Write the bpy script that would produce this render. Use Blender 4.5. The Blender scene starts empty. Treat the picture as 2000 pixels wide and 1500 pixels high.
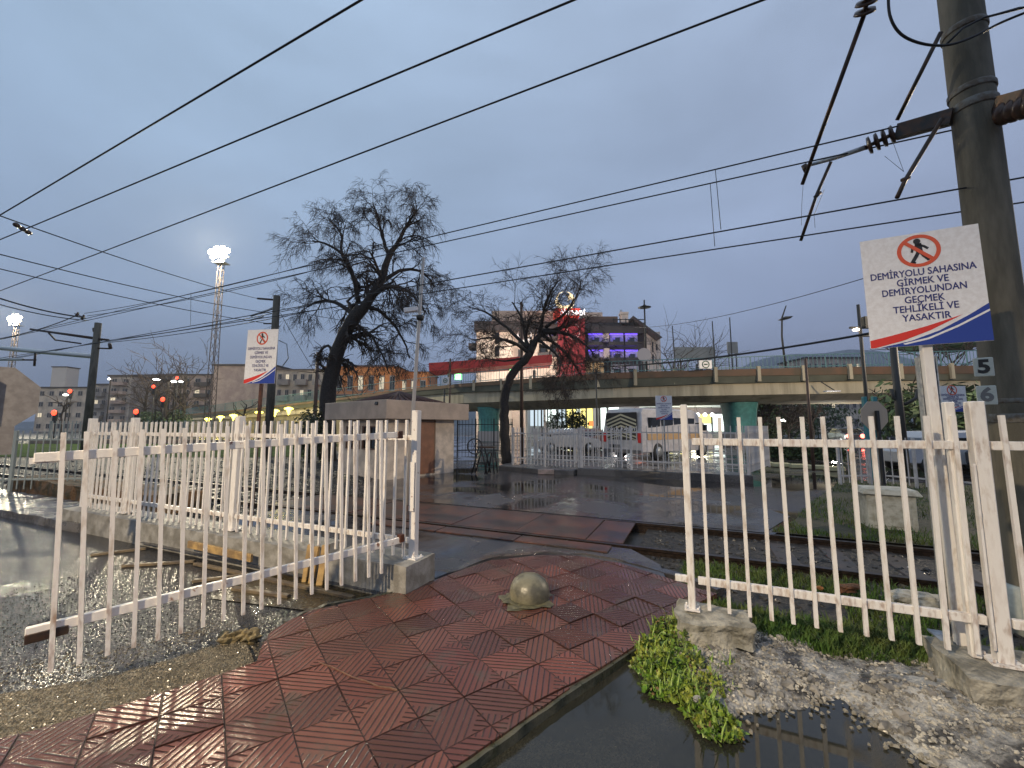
import bpy, bmesh, math, random
from mathutils import Vector, Matrix, noise, Euler
R = math.radians
random.seed(7)
S = bpy.context.scene
COL = S.collection
# ------------------------------------------------------------------ camera
EYE = 1.6
PITCH = math.atan(83/800)
cam = bpy.data.objects.new('camera', bpy.data.cameras.new('camera'))
COL.objects.link(cam)
cam.location = (0, 0, EYE)
cam.rotation_euler = (R(90)+PITCH, 0, 0)
cam.data.sensor_width = 36; cam.data.lens = 14.4
cam.data.clip_start = .05; cam.data.clip_end = 8000
S.camera = cam
# ------------------------------------------------------------------ world, sun, exposure
S.view_settings.view_transform = 'Standard'
S.view_settings.look = 'None'
S.view_settings.exposure = 0
S.cycles.use_denoising = True
S.cycles.max_bounces = 5
S.cycles.diffuse_bounces = 2
S.cycles.glossy_bounces = 3
S.cycles.volume_bounces = 0
S.cycles.sample_clamp_indirect = 4
W_ = bpy.data.worlds.new('World'); S.world = W_; W_.use_nodes = True
nt = W_.node_tree; nt.nodes.clear()
def nd(nt, t, **k):
    n = nt.nodes.new(t)
    for a, b in k.items(): setattr(n, a, b)
    return n
out = nd(nt, 'ShaderNodeOutputWorld'); bg = nd(nt, 'ShaderNodeBackground')
tc = nd(nt, 'ShaderNodeTexCoord')
sky = nd(nt, 'ShaderNodeTexSky', sky_type='NISHITA', sun_disc=False, sun_elevation=R(3), sun_rotation=R(200))
sep = nd(nt, 'ShaderNodeSeparateXYZ'); nt.links.new(tc.outputs['Generated'], sep.inputs[0])
cr = nd(nt, 'ShaderNodeValToRGB'); nt.links.new(sep.outputs[2], cr.inputs[0])
e = cr.color_ramp.elements
e[0].position = 0; e[0].color = (.165, .19, .27, 1)
e[1].position = .95; e[1].color = (.30, .41, .54, 1)
for p_, c_ in ((.10, (.175, .22, .32, 1)), (.25, (.205, .28, .41, 1)), (.5, (.25, .345, .48, 1))):
    q = e.new(p_); q.color = c_
nz = nd(nt, 'ShaderNodeTexNoise'); nz.inputs['Scale'].default_value = 1.6; nz.inputs['Detail'].default_value = 7; nz.inputs['Distortion'].default_value = .5
mp = nd(nt, 'ShaderNodeMapping'); mp.inputs['Scale'].default_value = (1, 1, 2.6)
nt.links.new(tc.outputs['Generated'], mp.inputs[0]); nt.links.new(mp.outputs[0], nz.inputs['Vector'])
mr = nd(nt, 'ShaderNodeMapRange'); mr.inputs[1].default_value = .3; mr.inputs[2].default_value = .7; mr.inputs[3].default_value = .84; mr.inputs[4].default_value = 1.18
nt.links.new(nz.outputs[0], mr.inputs[0])
# darker and more violet towards the right-hand horizon, as in the dusk cloud
mrx = nd(nt, 'ShaderNodeMapRange'); mrx.inputs[1].default_value = -.6; mrx.inputs[2].default_value = .9; mrx.inputs[3].default_value = 0; mrx.inputs[4].default_value = 1
nt.links.new(sep.outputs[0], mrx.inputs[0])
mxx = nd(nt, 'ShaderNodeMix', data_type='RGBA', blend_type='MULTIPLY'); nt.links.new(mrx.outputs[0], mxx.inputs[0])
nt.links.new(cr.outputs[0], mxx.inputs[6]); mxx.inputs[7].default_value = (.98, .86, .88, 1)
vm = nd(nt, 'ShaderNodeVectorMath', operation='SCALE'); nt.links.new(mxx.outputs[2], vm.inputs[0]); nt.links.new(mr.outputs[0], vm.inputs['Scale'])
sk = nd(nt, 'ShaderNodeVectorMath', operation='SCALE'); nt.links.new(sky.outputs[0], sk.inputs[0]); sk.inputs['Scale'].default_value = .002
ad = nd(nt, 'ShaderNodeVectorMath', operation='ADD'); nt.links.new(vm.outputs[0], ad.inputs[0]); nt.links.new(sk.outputs[0], ad.inputs[1])
nt.links.new(ad.outputs[0], bg.inputs[0]); bg.inputs[1].default_value = 1.42
nt.links.new(bg.outputs[0], out.inputs[0])
sun = bpy.data.objects.new('sun', bpy.data.lights.new('sun', 'SUN')); COL.objects.link(sun)
sun.data.energy = .04; sun.data.angle = R(20); sun.data.color = (1, .9, .8)
sun.rotation_euler = (R(55), 0, R(-20))
# ------------------------------------------------------------------ pixel -> point helpers (photo coordinates, 2000 x 1500)
def ray(x, y):
    u = (x-1000)/800; v = (750-y)/800
    return u, math.cos(PITCH)-math.sin(PITCH)*v, math.sin(PITCH)+math.cos(PITCH)*v
def G(x, y, z=0):
    a, b, c = ray(x, y); t = (z-EYE)/c
    return Vector((a*t, b*t, z))
def P(x, y, Y):
    a, b, c = ray(x, y); t = Y/b
    return Vector((a*t, Y, EYE+c*t))
TA = R(-24.0)
TD = Vector((math.cos(TA), math.sin(TA), 0)); TN = Vector((-math.sin(TA), math.cos(TA), 0))
def T(s, n, z=0): return TD*s+TN*n+Vector((0, 0, z))      # along the railway, across it, up
# ------------------------------------------------------------------ object helpers
def tag(o, label=None, cat=None, group=None, kind=None):
    if label: o['label'] = label
    if cat: o['category'] = cat
    if group: o['group'] = group
    if kind: o['kind'] = kind
    return o
def thing(name, label, cat, loc=(0, 0, 0), rz=0, group=None):
    o = bpy.data.objects.new(name, None); COL.objects.link(o)
    o.empty_display_size = .2
    o.location = loc; o.rotation_euler = (0, 0, rz)
    return tag(o, label, cat, group)
def smooth(pts, k=6):
    o = []; n = len(pts)
    for i in range(n-1):
        a, b, c, d = pts[max(0, i-1)], pts[i], pts[i+1], pts[min(n-1, i+2)]
        for j in range(k):
            t_ = j/k; o.append(.5*((2*b)+(c-a)*t_+(2*a-5*b+4*c-d)*t_**2+(3*b-a-3*c+d)*t_**3))
    return o+[pts[-1]]
class MB:
    def __init__(s): s.v = []; s.f = []; s.m = []; s.mi = 0; s.sm = []; s.smooth = False
    def add(s, vs, fs, M=None):
        b = len(s.v)
        s.v += [tuple(M @ Vector(v)) if M else tuple(v) for v in vs]
        for f in fs: s.f.append(tuple(b+i for i in f)); s.m.append(s.mi); s.sm.append(s.smooth)
        return s
    def box(s, c, d, rot=None, taper=1):
        x, y, z = d[0]/2, d[1]/2, d[2]/2
        vs = [(-x, -y, -z), (x, -y, -z), (x, y, -z), (-x, y, -z), (-x*taper, -y*taper, z), (x*taper, -y*taper, z), (x*taper, y*taper, z), (-x*taper, y*taper, z)]
        M = Matrix.Translation(Vector(c))
        if rot is not None: M = M @ (Euler(rot).to_matrix().to_4x4() if not isinstance(rot, Matrix) else rot)
        return s.add(vs, [(0, 3, 2, 1), (4, 5, 6, 7), (0, 1, 5, 4), (1, 2, 6, 5), (2, 3, 7, 6), (3, 0, 4, 7)], M)
    def bar(s, p, q, w, h, up=Vector((0, 0, 1))):
        p = Vector(p); q = Vector(q); d = (q-p); L = d.length; d.normalize()
        if abs(d.dot(up)) > .99: up = Vector((0, 1, 0))
        x = d.cross(up).normalized(); y = x.cross(d)
        M = Matrix((x, d, y)).transposed().to_4x4(); M.translation = (p+q)/2
        return s.box((0, 0, 0), (w, L, h), None) if False else s.add(*_boxvf((w, L, h)), M)
    def tube(s, pts, rs, n=6, cap=True):
        pts = [Vector(p) for p in pts]
        if not hasattr(rs, '__len__'): rs = [rs]*len(pts)
        b = len(s.v); prev = None
        for i, p in enumerate(pts):
            d = (pts[min(i+1, len(pts)-1)]-pts[max(i-1, 0)])
            if d.length < 1e-7: d = Vector((0, 0, 1))
            d.normalize()
            if prev is None:
                a = Vector((0, 0, 1)) if abs(d.z) < .9 else Vector((1, 0, 0))
                x = d.cross(a).normalized()
            else:
                x = (prev-d*prev.dot(d))
                x = x.normalized() if x.length > 1e-6 else d.orthogonal().normalized()
            prev = x; y = d.cross(x)
            for k in range(n):
                t = 2*math.pi*k/n
                s.v.append(tuple(p+(x*math.cos(t)+y*math.sin(t))*rs[i]))
        for i in range(len(pts)-1):
            for k in range(n):
                a = b+i*n+k; c = b+i*n+(k+1) % n
                s.f.append((a, c, c+n, a+n)); s.m.append(s.mi); s.sm.append(n > 4)
        if cap:
            s.f.append(tuple(b+k for k in range(n))[::-1]); s.m.append(s.mi); s.sm.append(False)
            e_ = b+(len(pts)-1)*n
            s.f.append(tuple(e_+k for k in range(n))); s.m.append(s.mi); s.sm.append(False)
        return s
    def lathe(s, prof, c=(0, 0, 0), n=24, M=None):
        c = Vector(c); b = len(s.v)
        for r, z in prof:
            for k in range(n):
                t = 2*math.pi*k/n; v = Vector((r*math.cos(t), r*math.sin(t), z))
                if M: v = M @ v
                s.v.append(tuple(v+c))
        for i in range(len(prof)-1):
            for k in range(n):
                a = b+i*n+k; d = b+i*n+(k+1) % n
                s.f.append((a, d, d+n, a+n)); s.m.append(s.mi); s.sm.append(True)
        s.f.append(tuple(b+k for k in range(n))[::-1]); s.m.append(s.mi); s.sm.append(False)
        e_ = b+(len(prof)-1)*n
        s.f.append(tuple(e_+k for k in range(n))); s.m.append(s.mi); s.sm.append(False)
        return s
    def prism(s, poly, z0, z1, M=None):        # poly in xy, extruded in z
        n = len(poly); vs = [(x, y, z0) for x, y in poly]+[(x, y, z1) for x, y in poly]
        fs = [tuple(range(n))[::-1], tuple(range(n, 2*n))]+[(i, (i+1) % n, n+(i+1) % n, n+i) for i in range(n)]
        return s.add(vs, fs, M)
    def build(s, name, mats, parent=None, bevel=0, label=None):
        me = bpy.data.meshes.new(name); me.from_pydata(s.v, [], s.f)
        if not isinstance(mats, (list, tuple)): mats = [mats]
        for m in mats: me.materials.append(m)
        me.polygons.foreach_set('material_index', s.m); me.polygons.foreach_set('use_smooth', s.sm)
        if bevel:
            bm = bmesh.new(); bm.from_mesh(me)
            bmesh.ops.bevel(bm, geom=[e for e in bm.edges if len(e.link_faces) == 2 and e.calc_face_angle(0) > .6], offset=bevel, segments=1, affect='EDGES', clamp_overlap=True)
            bm.to_mesh(me); bm.free()
        me.update()
        return link(name, me, parent, label)
def _boxvf(d):
    x, y, z = d[0]/2, d[1]/2, d[2]/2
    return [(-x, -y, -z), (x, -y, -z), (x, y, -z), (-x, y, -z), (-x, -y, z), (x, -y, z), (x, y, z), (-x, y, z)], [(0, 3, 2, 1), (4, 5, 6, 7), (0, 1, 5, 4), (1, 2, 6, 5), (2, 3, 7, 6), (3, 0, 4, 7)]
def link(name, me, parent=None, label=None):
    o = bpy.data.objects.new(name, me); COL.objects.link(o)
    if parent is not None: o.parent = parent
    if label: o['label'] = label
    return o
def single(name, mb, mat, label, cat, group=None, bevel=0, origin=None):
    """one-mesh thing, origin moved to its base centre"""
    o = mb.build(name, mat, None, bevel)
    if origin is None:
        vs = [v.co for v in o.data.vertices]
        origin = Vector(((min(v.x for v in vs)+max(v.x for v in vs))/2, (min(v.y for v in vs)+max(v.y for v in vs))/2, min(v.z for v in vs)))
    o.data.transform(Matrix.Translation(-Vector(origin))); o.location = origin
    return tag(o, label, cat, group)
def struct(name, mb, mat):
    return tag(mb.build(name, mat), kind='structure')
# ------------------------------------------------------------------ materials
def mat(name, col, rough=.6, metal=0, col2=None, scale=8, rough2=None, bump=0, bscale=None, detail=4, lo=.4, hi=.6, coat=0, emit=None, es=1, spec=.5, bdist=.01, stretch=None, geo=False):
    m = bpy.data.materials.new(name); m.use_nodes = True; t = m.node_tree
    b = t.nodes['Principled BSDF']
    b.inputs['Base Color'].default_value = (*col, 1); b.inputs['Roughness'].default_value = rough
    b.inputs['Metallic'].default_value = metal; b.inputs['Coat Weight'].default_value = coat
    b.inputs['Coat Roughness'].default_value = .08; b.inputs['Specular IOR Level'].default_value = spec
    if emit: b.inputs['Emission Color'].default_value = (*emit, 1); b.inputs['Emission Strength'].default_value = es
    tcn = nd(t, 'ShaderNodeTexCoord'); src = tcn.outputs['Object']
    if geo: src = nd(t, 'ShaderNodeNewGeometry').outputs['Position']
    if stretch:
        mm = nd(t, 'ShaderNodeMapping'); mm.inputs['Scale'].default_value = stretch; t.links.new(src, mm.inputs[0]); src = mm.outputs[0]
    if col2 or rough2 is not None:
        n = nd(t, 'ShaderNodeTexNoise'); n.inputs['Scale'].default_value = scale; n.inputs['Detail'].default_value = detail; n.inputs['Roughness'].default_value = .6
        t.links.new(src, n.inputs['Vector'])
        r = nd(t, 'ShaderNodeMapRange'); r.inputs[1].default_value = lo; r.inputs[2].default_value = hi; t.links.new(n.outputs[0], r.inputs[0])
        if col2:
            x = nd(t, 'ShaderNodeMix', data_type='RGBA'); t.links.new(r.outputs[0], x.inputs[0]); x.inputs[6].default_value = (*col, 1); x.inputs[7].default_value = (*col2, 1)
            t.links.new(x.outputs[2], b.inputs['Base Color'])
        if rough2 is not None:
            y = nd(t, 'ShaderNodeMapRange'); y.inputs[3].default_value = rough; y.inputs[4].default_value = rough2; t.links.new(r.outputs[0], y.inputs[0]); t.links.new(y.outputs[0], b.inputs['Roughness'])
    if bump:
        n2 = nd(t, 'ShaderNodeTexNoise'); n2.inputs['Scale'].default_value = bscale or scale*4; n2.inputs['Detail'].default_value = 5
        t.links.new(src, n2.inputs['Vector'])
        bp = nd(t, 'ShaderNodeBump'); bp.inputs['Strength'].default_value = bump; bp.inputs['Distance'].default_value = bdist
        t.links.new(n2.outputs[0], bp.inputs['Height']); t.links.new(bp.outputs[0], b.inputs['Normal'])
    return m
def emis(name, col, s):
    return mat(name, (.02, .02, .02), .5, emit=col, es=s)
white = mat('white_paint', (.68, .65, .62), .36, col2=(.36, .27, .19), scale=6, lo=.54, hi=.80, bump=.3, bscale=40, bdist=.003, stretch=(3, 3, .9), geo=True, detail=8)
def rust_at_joints(m):
    t = m.node_tree; b = t.nodes['Principled BSDF']; L = t.links.new
    g = nd(t, 'ShaderNodeNewGeometry'); sp = nd(t, 'ShaderNodeSeparateXYZ'); L(g.outputs['Position'], sp.inputs[0])
    cr = nd(t, 'ShaderNodeValToRGB'); dv = nd(t, 'ShaderNodeMath', operation='DIVIDE'); dv.inputs[1].default_value = 2; L(sp.outputs[2], dv.inputs[0]); L(dv.outputs[0], cr.inputs[0])
    cr.color_ramp.elements[0].position = .10; cr.color_ramp.elements[0].color = (.6, .6, .6, 1); cr.color_ramp.elements[1].position = .165; cr.color_ramp.elements[1].color = (.15, .15, .15, 1)
    for p_, c_ in ((.185, .5), (.215, .6), (.235, .15), (.60, .03), (.69, .3), (.745, .6), (.77, .1)): cr.color_ramp.elements.new(p_).color = (c_, c_, c_, 1)
    mm = nd(t, 'ShaderNodeMapping'); mm.inputs['Scale'].default_value = (1, 1, .3); L(g.outputs['Position'], mm.inputs[0])
    n = nd(t, 'ShaderNodeTexNoise'); n.inputs['Scale'].default_value = 38; n.inputs['Detail'].default_value = 6; L(mm.outputs[0], n.inputs['Vector'])
    r = nd(t, 'ShaderNodeMapRange'); r.inputs[1].default_value = .50; r.inputs[2].default_value = .66; L(n.outputs[0], r.inputs[0])
    ml = nd(t, 'ShaderNodeMath', operation='MULTIPLY'); L(r.outputs[0], ml.inputs[0]); L(cr.outputs[0], ml.inputs[1])
    x = nd(t, 'ShaderNodeMix', data_type='RGBA'); L(ml.outputs[0], x.inputs[0]); x.inputs[7].default_value = (.20, .09, .04, 1)
    src = b.inputs['Base Color'].links[0].from_socket; L(src, x.inputs[6]); L(x.outputs[2], b.inputs['Base Color'])
rust_at_joints(white)
white_old = mat('chipped_white_paint', (.66, .63, .60), .40, col2=(.20, .09, .05), scale=11, lo=.62, hi=.68, bump=.4, bscale=50, bdist=.004, geo=True, detail=8)
steel_dark = mat('dark_steel', (.035, .033, .032), .45, .6, col2=(.08, .045, .03), scale=10)
galv = mat('galvanised', (.42, .44, .45), .42, .7, col2=(.28, .30, .32), scale=25, rough2=.6, bump=.1)
rust = mat('rust', (.10, .035, .018), .5, .2, col2=(.04, .02, .015), scale=9, rough2=.25, bump=.3)
wire_m = mat('wire', (.02, .02, .022), .5, .5)
ins_m = mat('insulator_brown', (.06, .03, .02), .3, col2=(.035, .02, .015), scale=20)
conc = mat('concrete', (.27, .26, .24), .75, col2=(.16, .15, .13), scale=6, bump=.5, bscale=45, rough2=.5)
conc_wet = mat('wet_concrete', (.12, .11, .10), .35, col2=(.06, .055, .05), scale=3, bump=.5, bscale=40, rough2=.12)
band_m = mat('dull_band', (.16, .16, .15), .7, .3, col2=(.10, .08, .06), scale=20)
conc_pole = mat('pole_concrete', (.14, .125, .095), .8, col2=(.075, .068, .05), scale=2.0, bump=.4, bscale=60, stretch=(3, 3, .6))
wood = mat('timber', (.40, .26, .10), .7, col2=(.20, .13, .06), scale=6, bump=.4)
bark = mat('bark', (.045, .036, .03), .85, col2=(.025, .02, .017), scale=14, bump=.8, bdist=.03, bscale=20)
twig_m = mat('twigs', (.05, .036, .028), .85)
rubber = mat('rubber', (.02, .02, .02), .7)
glass_dark = mat('dark_glass', (.015, .018, .022), .06, spec=.8)
sign_white = mat('sign_white', (.74, .73, .74), .35, col2=(.66, .64, .64), scale=30)
sign_red = mat('sign_red', (.60, .035, .02), .35)
sign_orange = mat('sign_ring_red', (.62, .09, .03), .35)
sign_blue = mat('sign_blue', (.02, .045, .26), .35)
sign_txt = mat('sign_navy_letters', (.03, .035, .16), .4)
black_m = mat('black_paint', (.015, .015, .016), .5)
grey_back = mat('grey_sign_back', (.21, .20, .20), .5, .4, col2=(.16, .15, .15), scale=12)
teal = mat('teal_paint', (.07, .27, .25), .6, col2=(.05, .20, .19), scale=3)
teal_rail = mat('teal_railing_paint', (.09, .20, .21), .5)

# ================================================================== SETTING
def poly(pts, z=None):
    mb = MB(); mb.add([(p[0], p[1], p[2] if z is None else z) for p in pts], [tuple(range(len(pts)))]); 
    return mb
def grid(x0, x1, y0, y1, nx, ny, f):
    mb = MB(); mb.smooth = True
    vs = [(x0+(x1-x0)*i/nx, y0+(y1-y0)*j/ny) for j in range(ny+1) for i in range(nx+1)]
    mb.add([f(x, y) for x, y in vs], [(j*(nx+1)+i, j*(nx+1)+i+1, (j+1)*(nx+1)+i+1, (j+1)*(nx+1)+i) for j in range(ny) for i in range(nx)])
    return mb
earth = mat('earth', (.05, .045, .038), .7, col2=(.025, .025, .02), scale=.6, rough2=.25, bump=.6, bscale=5)
struct('ground', MB().add([(-3000, -200, -.16), (3000, -200, -.16), (3000, 4000, -.16), (-3000, 4000, -.16)], [(0, 1, 2, 3)]), earth)

def wet_mat(name, dry, wetc, rdry, rwet, pscale, plo, phi, vor=90, vstr=.5, vd=.006, fine=140, dist=.3, wetb=.04, spec=.5):
    """asphalt / pebbles with puddles: a puddle mask lowers roughness and flattens the relief"""
    m = bpy.data.materials.new(name); m.use_nodes = True; t = m.node_tree; b = t.nodes['Principled BSDF']; b.inputs['Specular IOR Level'].default_value = spec
    tcn = nd(t, 'ShaderNodeTexCoord'); src = tcn.outputs['Object']
    n = nd(t, 'ShaderNodeTexNoise'); n.inputs['Scale'].default_value = pscale; n.inputs['Detail'].default_value = 5; n.inputs['Distortion'].default_value = dist; t.links.new(src, n.inputs['Vector'])
    r = nd(t, 'ShaderNodeMapRange'); r.inputs[1].default_value = plo; r.inputs[2].default_value = phi; t.links.new(n.outputs[0], r.inputs[0])
    v = nd(t, 'ShaderNodeTexVoronoi'); v.inputs['Scale'].default_value = vor; t.links.new(src, v.inputs['Vector'])
    f = nd(t, 'ShaderNodeTexNoise'); f.inputs['Scale'].default_value = fine; f.inputs['Detail'].default_value = 3; t.links.new(src, f.inputs['Vector'])
    mx = nd(t, 'ShaderNodeMix', data_type='RGBA'); t.links.new(r.outputs[0], mx.inputs[0]); mx.inputs[6].default_value = (*dry, 1); mx.inputs[7].default_value = (*wetc, 1)
    m2 = nd(t, 'ShaderNodeMix', data_type='RGBA', blend_type='MULTIPLY'); m2.inputs[0].default_value = .7
    rr = nd(t, 'ShaderNodeMapRange'); rr.inputs[1].default_value = 0; rr.inputs[2].default_value = 1; rr.inputs[3].default_value = .5; rr.inputs[4].default_value = 1.5
    t.links.new(v.outputs['Color'], rr.inputs[0]); t.links.new(mx.outputs[2], m2.inputs[6]); t.links.new(rr.outputs[0], m2.inputs[7])
    t.links.new(m2.outputs[2], b.inputs['Base Color'])
    y = nd(t, 'ShaderNodeMapRange'); y.inputs[3].default_value = rdry; y.inputs[4].default_value = rwet; t.links.new(r.outputs[0], y.inputs[0]); t.links.new(y.outputs[0], b.inputs['Roughness'])
    ad_ = nd(t, 'ShaderNodeMath', operation='ADD'); fw = nd(t, 'ShaderNodeMath', operation='MULTIPLY'); fw.inputs[1].default_value = .22; t.links.new(f.outputs[0], fw.inputs[0]); t.links.new(fw.outputs[0], ad_.inputs[0])
    iv = nd(t, 'ShaderNodeMath', operation='MULTIPLY'); iv.inputs[1].default_value = -1.4; t.links.new(v.outputs['Distance'], iv.inputs[0]); t.links.new(iv.outputs[0], ad_.inputs[1])
    st = nd(t, 'ShaderNodeMapRange'); st.inputs[3].default_value = vstr; st.inputs[4].default_value = vstr*wetb; t.links.new(r.outputs[0], st.inputs[0])
    bp = nd(t, 'ShaderNodeBump'); bp.inputs['Distance'].default_value = vd; t.links.new(st.outputs[0], bp.inputs['Strength'])
    t.links.new(ad_.outputs[0], bp.inputs['Height']); t.links.new(bp.outputs[0], b.inputs['Normal'])
    return m
road_m = wet_mat('wet_road', (.026, .024, .022), (.014, .014, .013), .19, .06, .8, .58, .66, vor=50, vstr=1, vd=.0034, wetb=.45)
dark_m = wet_mat('wet_dark_asphalt', (.030, .029, .022), (.020, .020, .015), .16, .03, 1.0, .38, .52, vor=120, vstr=.3, vd=.0012, spec=.5)
asph_m = wet_mat('crossing_asphalt', (.07, .066, .067), (.03, .028, .03), .30, .07, .9, .42, .60, vor=120, vstr=.5, vd=.0016)
lot_m = wet_mat('yard_asphalt', (.045, .04, .04), (.02, .018, .018), .24, .03, .40, .44, .55, vor=70, vstr=.4, vd=.002, dist=.8)
grav_m = wet_mat('brown_gravel', (.12, .10, .065), (.07, .055, .035), .5, .2, 2.5, .5, .8, vor=75, vstr=1, vd=.02, fine=60)
struct('road', poly([T(-60, -30), T(1.2, -30), T(1.2, 3.34), T(-60, 3.34)], -.07), road_m)
struct('wet_road_patch', poly([T(-1.2, 3.3), T(-1.2, 1.2), T(-4.5, -4), T(-4, -12), T(30, -12), T(30, 3.4)], -.062), dark_m)
struct('gravel_verge', poly([G(*p) for p in ((-900, 1700), (-300, 1525), (0, 1437), (250, 1368), (500, 1286), (486, 1250), (470, 1236), (430, 1243), (300, 1285), (130, 1322), (0, 1340), (-300, 1400), (-900, 1480))], -.045), grav_m)
struct('crossing', poly([T(-7.2, 3.3), T(-7.6, 5.80), T(-.85, 5.80), T(-.45, 5.3), T(-.3, 4.6), T(-1, 3.3)], -.02), asph_m)
struct('yard', poly([T(-80, 7.46), T(60, 7.46), T(60, 60), T(-80, 60)], -.025), lot_m)
# lighter repaired asphalt strip just past the track
struct('asphalt_strip', poly([T(-6.2, 7.5), T(.9, 7.5), T(1.5, 9.0), T(1.0, 10.2), T(-1.5, 10.3), T(-3.8, 9.6), T(-6.4, 8.6)], -.018), asph_m)

# ---- tiled footpath
tilem = bpy.data.materials.new('wet_red_tile'); tilem.use_nodes = True
def tile_material(m):
    t = m.node_tree; b = t.nodes['Principled BSDF']; L = t.links.new
    uv = nd(t, 'ShaderNodeUVMap'); sp = nd(t, 'ShaderNodeSeparateXYZ'); L(uv.outputs[0], sp.inputs[0])
    def M(op, a, c=None, clamp=False):
        n = nd(t, 'ShaderNodeMath', operation=op); n.use_clamp = clamp
        for i, q in enumerate((a, c)):
            if q is None: continue
            if isinstance(q, (int, float)): n.inputs[i].default_value = q
            else: L(q, n.inputs[i])
        return n.outputs[0]
    u = sp.outputs[0]; v = sp.outputs[1]
    d1 = M('ADD', u, v); d2 = M('SUBTRACT', u, v)             # the two diagonals of a tile; u,v run 0..1
    c1 = M('ABSOLUTE', M('SUBTRACT', d1, 1.0))
    band = M('GREATER_THAN', .56, M('ABSOLUTE', d2))
    def groove(x):
        f = M('FRACT', M('MULTIPLY', M('ADD', x, 5.03), 5.6))
        return M('SMOOTH_MIN', 1.0, M('MULTIPLY', M('ABSOLUTE', M('SUBTRACT', f, .5)), 5.0))
    ga = groove(d2); gb = groove(d1)
    g = nd(t, 'ShaderNodeMix', data_type='FLOAT'); L(band, g.inputs[0]); L(gb, g.inputs[2]); L(ga, g.inputs[3])
    edge = M('MINIMUM', M('MINIMUM', u, M('SUBTRACT', 1, u)), M('MINIMUM', v, M('SUBTRACT', 1, v)))
    eg = M('MULTIPLY', edge, 40, True)
    h = M('MINIMUM', g.outputs[0], eg)
    tcn = nd(t, 'ShaderNodeTexCoord')
    n = nd(t, 'ShaderNodeTexNoise'); n.inputs['Scale'].default_value = 90; n.inputs['Detail'].default_value = 4; L(tcn.outputs['Object'], n.inputs['Vector'])
    n3 = nd(t, 'ShaderNodeTexNoise'); n3.inputs['Scale'].default_value = 1.7; n3.inputs['Detail'].default_value = 6; L(tcn.outputs['Object'], n3.inputs['Vector'])
    wear = nd(t, 'ShaderNodeMapRange'); wear.inputs[1].default_value = .35; wear.inputs[2].default_value = .62; wear.inputs[3].default_value = 1; wear.inputs[4].default_value = .35; L(n3.outputs[0], wear.inputs[0])
    hh = M('ADD', M('MULTIPLY', h, wear.outputs[0]), M('MULTIPLY', n.outputs[0], .35))
    bp = nd(t, 'ShaderNodeBump'); bp.inputs['Strength'].default_value = .9; bp.inputs['Distance'].default_value = .006; L(hh, bp.inputs['Height']); L(bp.outputs[0], b.inputs['Normal'])
    at = nd(t, 'ShaderNodeAttribute'); at.attribute_name = 'tone'
    mx = nd(t, 'ShaderNodeMix', data_type='RGBA'); L(n3.outputs[0], mx.inputs[0]); mx.inputs[6].default_value = (.088, .029, .020, 1); mx.inputs[7].default_value = (.14, .058, .038, 1)
    m2 = nd(t, 'ShaderNodeMix', data_type='RGBA', blend_type='MULTIPLY'); m2.inputs[0].default_value = 1; L(mx.outputs[2], m2.inputs[6]); L(at.outputs['Color'], m2.inputs[7])
    m3 = nd(t, 'ShaderNodeMix', data_type='RGBA'); L(M('SUBTRACT', 1, h), m3.inputs[0]); L(m2.outputs[2], m3.inputs[6]); m3.inputs[7].default_value = (.028, .015, .013, 1)
    n4 = nd(t, 'ShaderNodeTexNoise'); n4.inputs['Scale'].default_value = 3.3; n4.inputs['Detail'].default_value = 9; n4.inputs['Roughness'].default_value = .7; L(tcn.outputs['Object'], n4.inputs['Vector'])
    dm = nd(t, 'ShaderNodeMapRange'); dm.inputs[1].default_value = .54; dm.inputs[2].default_value = .66; dm.inputs[4].default_value = .75; L(n4.outputs[0], dm.inputs[0])
    m4 = nd(t, 'ShaderNodeMix', data_type='RGBA'); L(dm.outputs[0], m4.inputs[0]); L(m3.outputs[2], m4.inputs[6]); m4.inputs[7].default_value = (.075, .058, .042, 1)
    L(m4.outputs[2], b.inputs['Base Color'])
    rg = nd(t, 'ShaderNodeMapRange'); rg.inputs[1].default_value = .38; rg.inputs[2].default_value = .64; rg.inputs[3].default_value = .22; rg.inputs[4].default_value = .07; L(n3.outputs[0], rg.inputs[0]); L(rg.outputs[0], b.inputs['Roughness'])
tile_material(tilem)
PATH = [G(*p) for p in ((-900, 1750), (-300, 1535), (0, 1442), (250, 1374), (502, 1292), (512, 1262), (528, 1234), (600, 1193), (770, 1157), (850, 1131), (960, 1094), (1060, 1084), (1130, 1086), (1210, 1100), (1290, 1124), (1400, 1160), (1340, 1188), (1240, 1262), (1100, 1350), (1000, 1420), (885, 1497))]+[Vector((-.62, 1.75, 0)), Vector((-1.1, 1.25, 0)), Vector((-2, 1.0, 0)), Vector((-6, .9, 0))]
def clip(sub, win):
    """Sutherland-Hodgman, convex window, 2-D"""
    outp = sub
    for i in range(len(win)):
        a = win[i]; c = win[(i+1) % len(win)]
        inp = outp; outp = []
        if not inp: break
        side = lambda p: (c[0]-a[0])*(p[1]-a[1])-(c[1]-a[1])*(p[0]-a[0])
        for k in range(len(inp)):
            p = inp[k-1]; q = inp[k]; sp_, sq = side(p), side(q)
            if (sp_ >= 0) != (sq >= 0):
                w = sp_/(sp_-sq); outp.append((p[0]+(q[0]-p[0])*w, p[1]+(q[1]-p[1])*w))
            if sq >= 0: outp.append(q)
    return outp
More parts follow.
